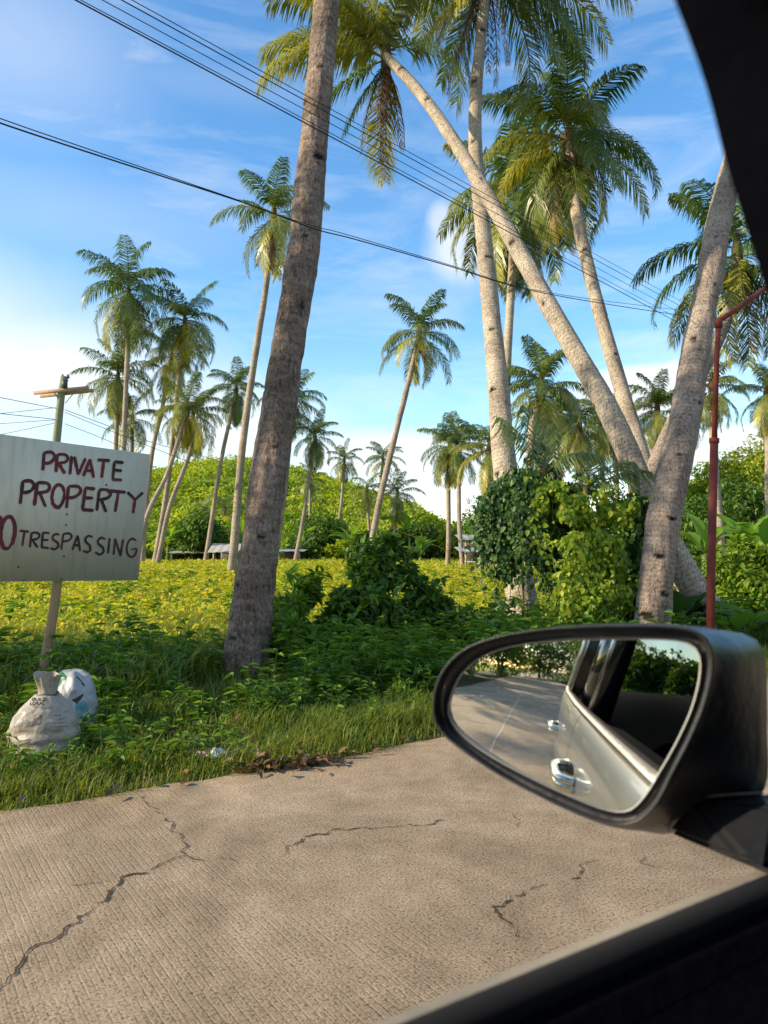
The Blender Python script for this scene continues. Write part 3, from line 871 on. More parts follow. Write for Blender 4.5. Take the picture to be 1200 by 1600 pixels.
def weed_patch(n, xr, yr, h, per, L, W, mat, seed, label, cond=None, name='weeds'):
    rr = np.random.default_rng(seed)
    y = yr[0] + (yr[1] - yr[0]) * rr.random(n); x = xr[0] + (xr[1] - xr[0]) * rr.random(n)
    ok = lateral(x, y) > 4.5
    if cond is not None: ok &= cond(x, y)
    ok &= np.exp(-(((x + 1.35) / 0.5) ** 2 + ((y - 7.1) / 0.8) ** 2)) < 0.3
    ok &= rr.random(n) < np.clip((fbm(x * 1.1, y * 1.1, seed) - 0.30) * 4, 0, 1)
    x, y = x[ok], y[ok]; n = len(x)
    hh = h * (0.45 + 0.8 * rr.random(n))
    idx = np.repeat(np.arange(n), per)
    u = rr.random(len(idx)); a = rr.random(len(idx)) * 6.283
    lx = rr.normal(0, 0.16, n); ly = rr.normal(0, 0.16, n)
    z0 = gz(x, y)
    Pt = np.stack([x[idx] + lx[idx] * u * hh[idx], y[idx] + ly[idx] * u * hh[idx], z0[idx] + hh[idx] * (0.12 + 0.88 * u)], axis=1)
    D = np.stack([np.cos(a), np.sin(a), 0.55 - 0.5 * rr.random(len(idx))], axis=1)
    N = np.stack([-0.3 * np.cos(a), -0.3 * np.sin(a), np.ones(len(idx))], axis=1) + rand_dirs(len(idx), rr) * 0.3
    s = (0.6 + 0.7 * rr.random(len(idx)))
    V, q = leaf_geo(Pt, D, N, L * s, W * s, 0.2, 0.3)
    # stems
    B = np.stack([x, y, z0], axis=1); Tp = np.stack([x + lx * hh, y + ly * hh, z0 + hh], axis=1)
    sd = np.array([0.004, 0.0, 0.0]); sv = np.stack([B - sd, B + sd, Tp + sd * 0.5, Tp - sd * 0.5], axis=1).reshape(-1, 3)
    k0 = len(V); q2 = np.arange(n)[:, None] * 4 + np.array([[0, 1, 2, 3]]) + k0
    return tag(mk(name, np.concatenate([V, sv]), np.concatenate([q, q2]), None, mat), label, kind='stuff')


weed_patch(1500, (-6.2, -1.2), (5.6, 10.6), 0.28, 15, 0.13, 0.036, M['weed'], 201, 'leafy green weeds left of the nearest palm', lambda x, y: (lateral(x, y) > 5.9) & (lateral(x, y) < 8.3 + 1.5 * fbm(x, y, 6)))
weed_patch(1300, (-1.2, 3.0), (5.8, 9.2), 0.42, 16, 0.13, 0.035, M['weed'], 202, 'dark leafy weeds under the shaded bush', lambda x, y: (lateral(x, y) > 5.6) & (y > 6.1))
weed_patch(900, (-1.0, 2.2), (5.7, 7.4), 0.26, 20, 0.07, 0.035, M['bush'], 203, 'low small-leaved ground cover by the verge', lambda x, y: (lateral(x, y) > 5.25))
weed_patch(600, (1.0, 6.5), (7.5, 11.5), 0.5, 14, 0.15, 0.06, M['weed'], 204, 'rough green weeds at the foot of the leaning palms', lambda x, y: lateral(x, y) > 5.4)

weed_patch(500, (-3.2, 1.6), (4.3, 6.6), 0.18, 12, 0.075, 0.030, M['weed'], 205, 'small broad-leaved weeds among the verge grass', lambda x, y: lateral(x, y) > 4.6)
weed_patch(200, (-4.5, -1.0), (6.0, 9.5), 0.45, 22, 0.13, 0.045, M['weed'], 206, 'taller leafy weeds between the sign and the nearest palm', lambda x, y: (lateral(x, y) > 6.4) & (lateral(x, y) < 8.6))

weed_patch(2200, (-22, 16), (11.5, 40), 0.42, 14, 0.20, 0.09, M['field_grass'], 207, 'taller clumps of yellow green weeds in the sunlit field', lambda x, y: np.abs(x) < 0.56 * y + 1)
weed_patch(700, (-14, 10), (11.5, 30), 0.34, 14, 0.17, 0.08, M['weed'], 208, 'scattered darker weeds in the sunlit field', lambda x, y: np.abs(x) < 0.56 * y + 1)

# ------------------------------------------------------------------ shrubs
def bush(name, label, cat, lumps, per, L, W, mat, seed, stems=6, group=None, base=None, out=0.6, down=0.2, sprouts=0, stem_mat='wood', flat_z=0.85):
    """lumps: (world centre, radius)"""
    rr = np.random.default_rng(seed)
    b = Vector(base) if base is not None else Vector((lumps[0][0][0], lumps[0][0][1], 0))
    t = thing(name, label, cat, b, 0, group)
    cs, rs = [], []
    for c, r in lumps:
        c = np.array(c) - np.array(b)
        k = max(4, int(9 * (r / 0.4) ** 1.2)); k = min(k, 60)
        dd = rand_dirs(k, rr) * (rr.random((k, 1)) ** 0.4) * r * 0.8
        cs.append(c + dd * np.array([1, 1, flat_z])); rs.append(r * (0.22 + 0.26 * rr.random(k)))
    cs = np.concatenate(cs); rs = np.concatenate(rs)
    keep = cs[:, 2] > 0.02
    cs, rs = cs[keep], rs[keep]
    V, q = blob_leaves(cs, rs, per, L, W, 0.9, out, down, rr)
    Vs, Qs = [V], [q]; n0 = len(V)
    sb = MB()
    for k in range(sprouts):
        c, r = lumps[rr.integers(len(lumps))]
        c = np.array(c) - np.array(b)
        a = rr.random() * 6.28
        p0 = c + np.array([math.cos(a), math.sin(a), 0.3]) * r * 0.5
        p2 = p0 + np.array([math.cos(a) * r * 0.8, math.sin(a) * r * 0.8, r * (0.5 + 0.6 * rr.random())])
        pts = spline([p0, (p0 + p2) / 2 + np.array([0, 0, 0.1 * r]), p2], 9)
        sv_, sq_, _t = tube_geo(pts, np.linspace(0.007, 0.003, 9), 4, False); Vs.append(sv_); Qs.append(sq_ + n0); n0 += len(sv_)
        u = np.linspace(0.3, 1, 12)
        pp = np.stack([np.interp(u, np.linspace(0, 1, 9), pts[:, i]) for i in range(3)], axis=1)
        V2, q2 = leaf_geo(pp, rand_dirs(12, rr) + (p2 - p0) * 0.7, np.array([0, 0, 1.0]) + rand_dirs(12, rr) * 0.4, L * 1.1, W * 1.1)
        Vs.append(V2); Qs.append(q2 + n0); n0 += len(V2)
    mk('foliage', np.concatenate(Vs), np.concatenate(Qs), None, mat, t)
    for k in range(stems):
        c = cs[rr.integers(len(cs))]
        p0 = np.array([rr.normal(0, 0.12), rr.normal(0, 0.12), -0.05]) + np.array([c[0] * 0.4, c[1] * 0.4, 0])
        sb.tube(spline([p0, p0 * 0.5 + c * 0.5 + rr.normal(0, 0.06, 3), c], 8), np.linspace(0.022, 0.008, 8), 5)
    sb.build('stems', M[stem_mat], t, True)
    return t


def L3(px, py, d, r): return (tuple(P(px, py, d)), r)


bush('bush', 'tall pointed dark bush right of the nearest palm', 'bush',
     [L3(585, 900, 9.4, 0.28), L3(592, 872, 9.5, 0.20), L3(606, 856, 9.5, 0.13), L3(565, 890, 9.5, 0.18), L3(625, 890, 9.5, 0.2), L3(575, 935, 9.3, 0.38), L3(600, 975, 9.2, 0.48), L3(540, 960, 9.2, 0.33), L3(525, 1000, 9.0, 0.36)],
     95, 0.115, 0.062, M['bush'], 301, 10, sprouts=26)
bush('bush', 'wide spreading dark bush between the pointed bush and the mirror', 'bush',
     [L3(650, 935, 9.6, 0.30), L3(655, 980, 9.5, 0.42), L3(700, 985, 9.6, 0.38), L3(740, 1000, 9.8, 0.32), L3(690, 945, 9.8, 0.22), L3(780, 1000, 10.2, 0.32)],
     95, 0.11, 0.065, M['bush'], 302, 8, sprouts=22)
bush('bush', 'lower bushy weeds right against the nearest palm trunk', 'bush',
     [L3(455, 1000, 8.4, 0.26), L3(490, 1020, 8.2, 0.30), L3(445, 950, 8.9, 0.25), L3(470, 920, 9.2, 0.22), L3(540, 1040, 8.0, 0.30)],
     80, 0.15, 0.05, M['weed'], 303, 6, sprouts=18, stem_mat='stem')
bush('bush', 'low soft green bush in front of the dark bushes', 'bush',
     [L3(600, 1070, 7.2, 0.24), L3(650, 1075, 7.2, 0.26), L3(560, 1085, 6.9, 0.20), L3(690, 1085, 7.0, 0.24), L3(630, 1095, 6.8, 0.2)],
     90, 0.075, 0.04, M['weed'], 304, 5, sprouts=12, stem_mat='stem')

# vines hanging over the leaning trunk
def curtain(name, label, cat, sheets, L, W, mat, seed, group=None, strands=10, stem='wood', holes=0.0):
    """hanging leaf curtains. sheets: (list of (px,py,depth,half thickness), n)"""
    rr = np.random.default_rng(seed)
    allp = [P(a, b, c) for sh, _ in sheets for (a, b, c, _r) in sh]
    cx = sum(p.x for p in allp) / len(allp); cy = sum(p.y for p in allp) / len(allp)
    t = thing(name, label, cat, (cx, cy, 0), 0, group)
    o = np.array([cx, cy, 0])
    Ps = []
    for sh, n in sheets:
        c = np.array([tuple(P(a, b, dd)) for a, b, dd, r in sh]) - o; r = np.array([s[3] for s in sh])
        i = rr.integers(len(sh), size=n); w2 = rr.random(n)[:, None] * 0.5
        j = np.clip(i + rr.integers(-1, 2, size=n), 0, len(sh) - 1)
        cc = c[i] * (1 - w2) + c[j] * w2
        d = rand_dirs(n, rr)
        pz = cc + d * (r[i] * (0.35 + 0.75 * rr.random(n) ** 0.8))[:, None] * np.array([1.0, 0.75, 1.0])
        pz += (fbm(pz[:, 0] * 3.1 + 7, pz[:, 2] * 3.1, seed)[:, None] - 0.47) * 0.55 * np.array([0.6, -1.0, 0.7])
        Ps.append(pz)
        # trailing shoots that hang below and stick out of the mass
        ns = n // 60
        a0 = pz[rr.integers(n, size=ns)]
        for p in a0:
            k = rr.integers(8, 20); u = np.linspace(0, 1, k)
            if rr.random() < 0.7: dv = np.array([rr.normal(0, 0.12), -0.12 + rr.normal(0, 0.08), -0.35 - 0.45 * rr.random()])
            else: dv = np.array([rr.normal(0, 0.28), -0.1, 0.10 + 0.25 * rr.random()])
            Ps.append(p + u[:, None] * dv + rr.normal(0, 0.03, (k, 3)))
    Pt = np.concatenate(Ps); n = len(Pt)
    k = (Pt[:, 2] > 0.0) & (fbm(Pt[:, 0] * 2.6 + 3, Pt[:, 2] * 2.6 + seed, seed + 5) > holes); Pt = Pt[k]; n = len(Pt)
    front = np.array([-0.35, -0.8, 0.45])
    D = np.array([0, 0, -0.85]) + rand_dirs(n, rr) * 0.65 + front * 0.2
    N = front + rand_dirs(n, rr) * 0.55
    s = 0.45 + 1.0 * rr.random(n) ** 1.8
    V, q = leaf_geo(Pt, D, N, L * s * 1.1, W * s * 1.1, 0.12, 0.08)
    sb = MB(); sb.add(V, q)
    for k in range(strands):
        p = Pt[rr.integers(n)]; ln = 0.5 + 0.9 * rr.random()
        pts = [p + np.array([rr.normal(0, 0.04) + 0.10 * math.sin(3 * u), rr.normal(0, 0.02) - 0.05, -u * ln + 0.2]) for u in np.linspace(0, 1, 8)]
        pts = [x_ for x_ in pts if x_[2] > 0.0]
        if len(pts) > 2: sb.tube(pts, 0.006, 4)
    sb.build('foliage', mat, t); sb = MB()
    sb.tube(spline([np.array([0, 0.1, -0.05]), Pt.mean(axis=0) * np.array([0.3, 0.3, 0.6]), Pt.mean(axis=0)], 8), np.linspace(0.02, 0.012, 8), 6)
    sb.build('stems', M[stem], t, True)
    return t


curtain('vine', 'dark green vine hanging over the fallen stump by the tallest palm', 'vine',
        [([(800, 765, 10.6, 0.26), (845, 765, 10.5, 0.26), (775, 790, 10.6, 0.25), (775, 825, 10.6, 0.24), (790, 850, 10.5, 0.25), (785, 885, 10.5, 0.18), (830, 800, 10.3, 0.30), (840, 850, 10.3, 0.28), (870, 780, 10.4, 0.25), (865, 830, 10.3, 0.25)], 12500)],
        0.075, 0.048, M['vine_dark'], 311, None, 26, 'wood', 0.28)
curtain('vine', 'sunny yellow green vine curtain between the dark vines', 'vine',
        [([(850, 790, 10.15, 0.20), (862, 770, 10.2, 0.16), (880, 800, 10.0, 0.24), (920, 790, 10.0, 0.25), (880, 850, 9.9, 0.26), (925, 850, 9.9, 0.28), (965, 800, 10.1, 0.22), (900, 900, 9.8, 0.28), (950, 880, 9.8, 0.26), (890, 945, 9.8, 0.26), (935, 945, 9.7, 0.28), (965, 930, 9.8, 0.24), (870, 980, 9.8, 0.24), (920, 1000, 9.7, 0.28), (970, 985, 9.7, 0.24)], 16500)],
        0.066, 0.050, M['vine_light'], 312, None, 16, 'wood', 0.33)
curtain('vine', 'shaded blue green vine against the big leaning trunk', 'vine',
        [([(985, 800, 10.4, 0.20), (1000, 840, 10.3, 0.22), (985, 880, 10.2, 0.22), (1010, 900, 10.1, 0.16), (990, 930, 10.0, 0.22), (985, 975, 9.8, 0.24), (1015, 860, 9.9, 0.14)], 3600)],
        0.085, 0.055, M['vine_dark'], 313, None, 8)


def seedling_frond(label, base, specs, seed, length):
    rr = np.random.default_rng(seed)
    t = thing('palm_seedling', label, 'palm seedling', base, 0)
    mb = MB()
    for az, e0, bend, ln in specs:
        frond_geo(np.array([0, 0, 0.0]), R(az), R(e0), R(bend), ln, 13, ln * 0.55, rr, mb, 0.06, wid=0.030, fwk=2.6)
    mb.build('fronds', M['frond'], t, False, 'tint')
    s = MB(); s.tube([(0, 0, -0.25), (0, 0, 0.0), (0, 0, 0.12)], [0.05, 0.045, 0.03], 7); s.build('stem', M['husk'], t, True)
    return t


seedling_frond('young palm with upright split fronds growing out of the dark vine', P(850, 745, 10.3), [(150, 68, 30, 1.0), (120, 80, 20, 1.0), (60, 82, 25, 0.75), (-30, 55, 85, 0.8)], 321, 1.0)
seedling_frond('dark young palm frond arching right above the vine curtain', P(915, 775, 10.0), [(35, 50, 48, 1.05), (15, 40, 42, 0.95), (60, 62, 45, 0.85)], 322, 1.0)


def broad_plant(name, label, cat, base, leaves, seed, mat, group=None, stemh=0.0, stemr=0.05, trunkmat='stem', paddle=False):
    """big-leaved plant: leaves = (azimuth, elevation, length, width)"""
    rr = np.random.default_rng(seed)
    t = thing(name, label, cat, base, 0, group)
    if stemh:
        s = MB(); s.tube([(0, 0, -0.05), (0.02, 0, stemh * 0.5), (0, 0, stemh)], [stemr * 1.2, stemr, stemr * 0.7], 9); s.build('stem', M[trunkmat], t, True)
    for az, e0, ln, wd in leaves:
        K = 9; s = np.linspace(0, 1, K)
        e = R(e0) - R(75 if paddle else 60) * s ** 1.5
        T = np.stack([np.cos(e) * math.cos(R(az)), np.cos(e) * math.sin(R(az)), np.sin(e)], axis=1)
        pts = np.array([0, 0, stemh]) + np.concatenate([np.zeros((1, 3)), np.cumsum(T[:-1] * ln / (K - 1), axis=0)])
        sd = np.array([-math.sin(R(az)), math.cos(R(az)), 0])
        up = np.cross(T, sd); up = up * np.sign(up[:, 2:3] + 1e-6)
        st = 0.28 if paddle else 0.40
        wprof = np.where(s < st, 0.02, 0.5 * wd * np.sin(np.pi * np.clip((s - st) / (1 - st), 0, 1) ** (0.75 if paddle else 0.55)) + 0.004)
        rip = 1 + rr.normal(0, 0.10, K)
        A = pts + sd * (wprof * rip)[:, None] + up * (wprof * 0.35)[:, None]
        Bq = pts - sd * (wprof * rip[::-1])[:, None] + up * (wprof * 0.35)[:, None]
        V = np.stack([A, pts, Bq], axis=1).reshape(-1, 3); q = []
        for i in range(K - 1):
            q += [(3 * i, 3 * i + 1, 3 * i + 4, 3 * i + 3), (3 * i + 1, 3 * i + 2, 3 * i + 5, 3 * i + 4)]
        mk('leaf', V, q, None, mat, t, True)
    return t


def spray(n, e_lo, e_hi, ln, wd, seed):
    rr = np.random.default_rng(seed)
    return [(i * 137.5 + rr.normal(0, 12), e_lo + (e_hi - e_lo) * rr.random(), ln * (0.75 + 0.4 * rr.random()), wd * (0.8 + 0.4 * rr.random())) for i in range(n)]


broad_plant('taro_plant', 'dark broad-leaved plant at the foot of the leaning trunks', 'plant', ground_at(1052, 10.2), spray(9, 35, 80, 0.95, 0.5, 1), 331, M['vine_dark'])
broad_plant('taro_plant', 'broad-leaved plant with a sunlit leaf beside the red pole', 'plant', ground_at(1140, 9.9), spray(7, 30, 75, 0.8, 0.42, 2), 332, M['weed'])

# hedge on the right
def hl(px, py, d, r): return L3(px, py, d, r)


bush('hedge', 'rounded leafy hedge at the right edge behind the mirror', 'hedge',
     [hl(1150, 880, 12.5, 0.42), hl(1175, 860, 12.8, 0.40), hl(1205, 880, 12.6, 0.45), hl(1160, 930, 12.2, 0.50), hl(1200, 940, 12.0, 0.55), hl(1235, 900, 12.3, 0.5), hl(1130, 950, 12.2, 0.40), hl(1180, 990, 11.6, 0.5), hl(1230, 990, 11.6, 0.5), hl(1130, 990, 11.8, 0.4), hl(1260, 940, 12.0, 0.5), hl(1125, 905, 12.8, 0.33)],
     105, 0.10, 0.062, M['light_leaf'], 341, 10, sprouts=12)
for k, (px, d, hgt, n, ln, lab) in enumerate(((1160, 19, 1.0, 8, 1.5, 'banana plant left of the pair behind the rounded hedge'), (1195, 18, 0.9, 9, 1.5, 'banana plant at the right edge behind the rounded hedge'), (1100, 24, 1.0, 7, 1.6, 'banana plant between the red pole and the leaning trunk'))):
    broad_plant('banana_plant', lab, 'banana plant', ground_at(px, d), spray(n, 45, 84, ln, 0.40, 40 + k), 350 + k, M['banana'], 'banana plants in the grove', hgt, 0.11, 'stem', True)

# ------------------------------------------------------------------ leafy trees
def leafy_tree(name, label, base, h, cr, seed, mat, per=60, clumps=70, L=0.16, group=None, trunk_r=0.18, low=0.25, squash=0.8, cat='tree', cxy=None):
    rr = np.random.default_rng(seed)
    t = thing(name, label, cat, base, 0, group)
    tb = MB()
    th = h * (low + 0.25)
    ctr = np.array([cxy[0] if cxy else 0, cxy[1] if cxy else 0, h - cr * squash])
    tb.tube(spline([(0, 0, -0.15), (rr.normal(0, 0.1), rr.normal(0, 0.1), th * 0.5), (rr.normal(0, 0.15), rr.normal(0, 0.15), th)], 12), np.linspace(trunk_r * 1.2, trunk_r * 0.75, 12), 9)
    d = rand_dirs(clumps, rr); rad = rr.random(clumps) ** 0.45
    c = ctr + d * (rad * cr)[:, None] * np.array([1, 1, squash])
    c = c[c[:, 2] > h * low]
    rs = cr * (0.16 + 0.17 * rr.random(len(c)))
    for k in range(0, len(c), max(1, len(c) // 14)):
        p0 = np.array([0, 0, th * (0.75 + 0.25 * rr.random())])
        tb.tube(spline([p0, (p0 + c[k]) / 2 + rr.normal(0, 0.1 * cr, 3), c[k]], 8), np.linspace(trunk_r * 0.45, trunk_r * 0.08, 8), 5)
    tb.build('trunk', M['wood'], t, True)
    V, q = blob_leaves(c, rs, per, L, L * 0.5, 0.8, 0.6, 0.25, rr)
    mk('crown', V, q, None, mat, t)
    return t
# ------------------------------------------------------------------ palms
def pl(label, bx, bd, tx, ty, td, mids=(), **kw):
    b = ground_at(bx, bd); b.z = float(gz(b.x, b.y))
    return palm(label, b, P(tx, ty, td), [P(*m) for m in mids], **kw)


def nn(seed, n, k=0.09):
    r = np.random.default_rng(seed)
    return [((i + 0.3 + 0.5 * r.random()) / n, -1.2 + 2.4 * r.random(), k * (0.8 + 0.5 * r.random())) for i in range(n)]


# near ones
pl('thick grey brown palm trunk in front of the sign side, its crown above the picture', 385, 8.0, 575, -760, 10.6, [(425, 700, 8.25), (478, 350, 8.8), (505, 60, 9.35)],
   r0=0.215, r1=0.15, flen=4.2, nf=22, nleaf=40, seed=1, bark='bark_main', near=True, notches=[(0.03, -0.7, 0.05), (0.062, -1.1, 0.06), (0.092, 0.15, 0.055), (0.15, 0.3, 0.035), (0.19, -1.15, 0.07), (0.25, 0.75, 0.06), (0.30, 0.2, 0.03), (0.365, 0.55, 0.085), (0.415, -1.25, 0.075), (0.44, 0.1, 0.035), (0.455, -0.4, 0.03), (0.51, 0.9, 0.065), (0.545, -0.2, 0.04)], bumps=0.24, flare=0.35, dead=3)
pl('palm leaning far to the left across two other trunks, ragged yellow crown', 1135, 10.4, 603, 88, 17.0, [(1040, 840, 10.7), (955, 650, 11.3), (865, 490, 12.2), (740, 270, 14.2), (660, 150, 15.9)],
   r0=0.205, r1=0.105, flen=2.9, nf=3, nleaf=46, seed=2, fronds=[(182, 28, 62, 3.0, 0.55), (172, 42, 85, 3.3, 0.3), (192, 12, 75, 3.1, 0.5), (203, -32, 32, 2.5, 0.08), (196, -52, 20, 2.2, 0.05), (150, 62, 50, 3.0, 0.2), (120, 75, 30, 2.9, 0.2), (168, 66, 60, 3.1, 0.45), (215, 48, 80, 2.7, 0.4), (205, 70, 40, 2.9, 0.3), (20, 76, 45, 2.4, 0.3), (300, 70, 60, 2.2, 0.35)], bark='bark_pale', near=True, notches=nn(2, 9), tint=0.42, dead=7, bumps=0.10, spread=1.1, drop=12, flare=0.6, wid=0.042)
pl('tall pale palm rising from the dark vine, crown cut by the top of the picture', 820, 11.6, 762, -45, 18.0, [(790, 740, 12.3), (778, 600, 13.0), (757, 380, 14.8), (742, 180, 16.6)],
   r0=0.225, r1=0.125, flen=3.3, nf=5, nleaf=50, seed=3, fronds=[(198, -42, 22, 3.0, 0.85), (215, -50, 20, 2.7, 0.8), (182, -12, 62, 3.3, 0.12), (170, 10, 75, 3.4, 0.15), (350, -42, 28, 3.1, 0.02), (338, -34, 34, 3.3, 0.02), (5, -20, 48, 3.4, 0.03), (10, 8, 75, 3.7, 0.5), (-4, 22, 88, 3.9, 0.15), (120, -30, 30, 2.8, 0.1), (250, 40, 60, 3.3, 0.3), (60, 45, 60, 3.3, 0.2), (160, 60, 50, 3.2, 0.2)], bark='bark_pale', near=True, notches=nn(3, 10, 0.08), tint=0.35, dead=6, bumps=0.08, drop=30, spread=1.05, wid=0.046)
pl('grey trunk leaning right beside the red pole, its crown hidden by the car roof', 1012, 9.2, 1330, -420, 13.5, [(1035, 830, 9.3), (1065, 690, 9.6), (1105, 450, 10.5), (1150, 240, 11.4)],
   r0=0.215, r1=0.16, flen=4.0, nf=20, nleaf=36, seed=4, bark='bark_right', near=True, notches=[(0.035, -0.7, 0.10), (0.05, 0.2, 0.07), (0.075, -0.3, 0.07), (0.10, 0.1, 0.06), (0.145, -0.2, 0.04), (0.19, 0.6, 0.035), (0.245, -0.6, 0.075), (0.30, 0.3, 0.035), (0.35, -0.2, 0.035), (0.42, 0.5, 0.03)], bumps=0.18, dead=2, flare=0.7)
pl('big full palm crown right of centre on a slim curved trunk', 1085, 16.2, 890, 225, 20.5, [(1022, 770, 16.8), (985, 655, 17.4), (940, 500, 18.5), (903, 345, 19.6)],
   r0=0.20, r1=0.15, flen=2.75, nf=28, nleaf=44, seed=5, bark='bark_pale', near=True, notches=nn(5, 8, 0.07), tint=0.22, dead=7, bumps=0.08, drop=18, upright=6, wid=0.05)
pl('palm with drooping crown hidden behind the crossing trunks', 783, 25, 806, 320, 27.0, [(790, 600, 25.6), (798, 430, 26.5)],
   r0=0.17, r1=0.13, flen=3.3, nf=24, nleaf=40, seed=6, bark='bark_pale', tint=0.25, dead=6, drop=22, wid=0.06)
pl('palm with yellow green coconuts between the grey trunk and the car roof', 985, 14.5, 1152, 405, 17.5, [(1000, 805, 14.8), (1046, 672, 15.3), (1104, 568, 16.2), (1140, 485, 17.0)],
   r0=0.16, r1=0.12, flen=2.4, nf=20, nleaf=40, seed=7, bark='bark_right', near=True, notches=nn(7, 6, 0.06), tint=0.12, dead=4, nuts=4, drop=12, wid=0.045)

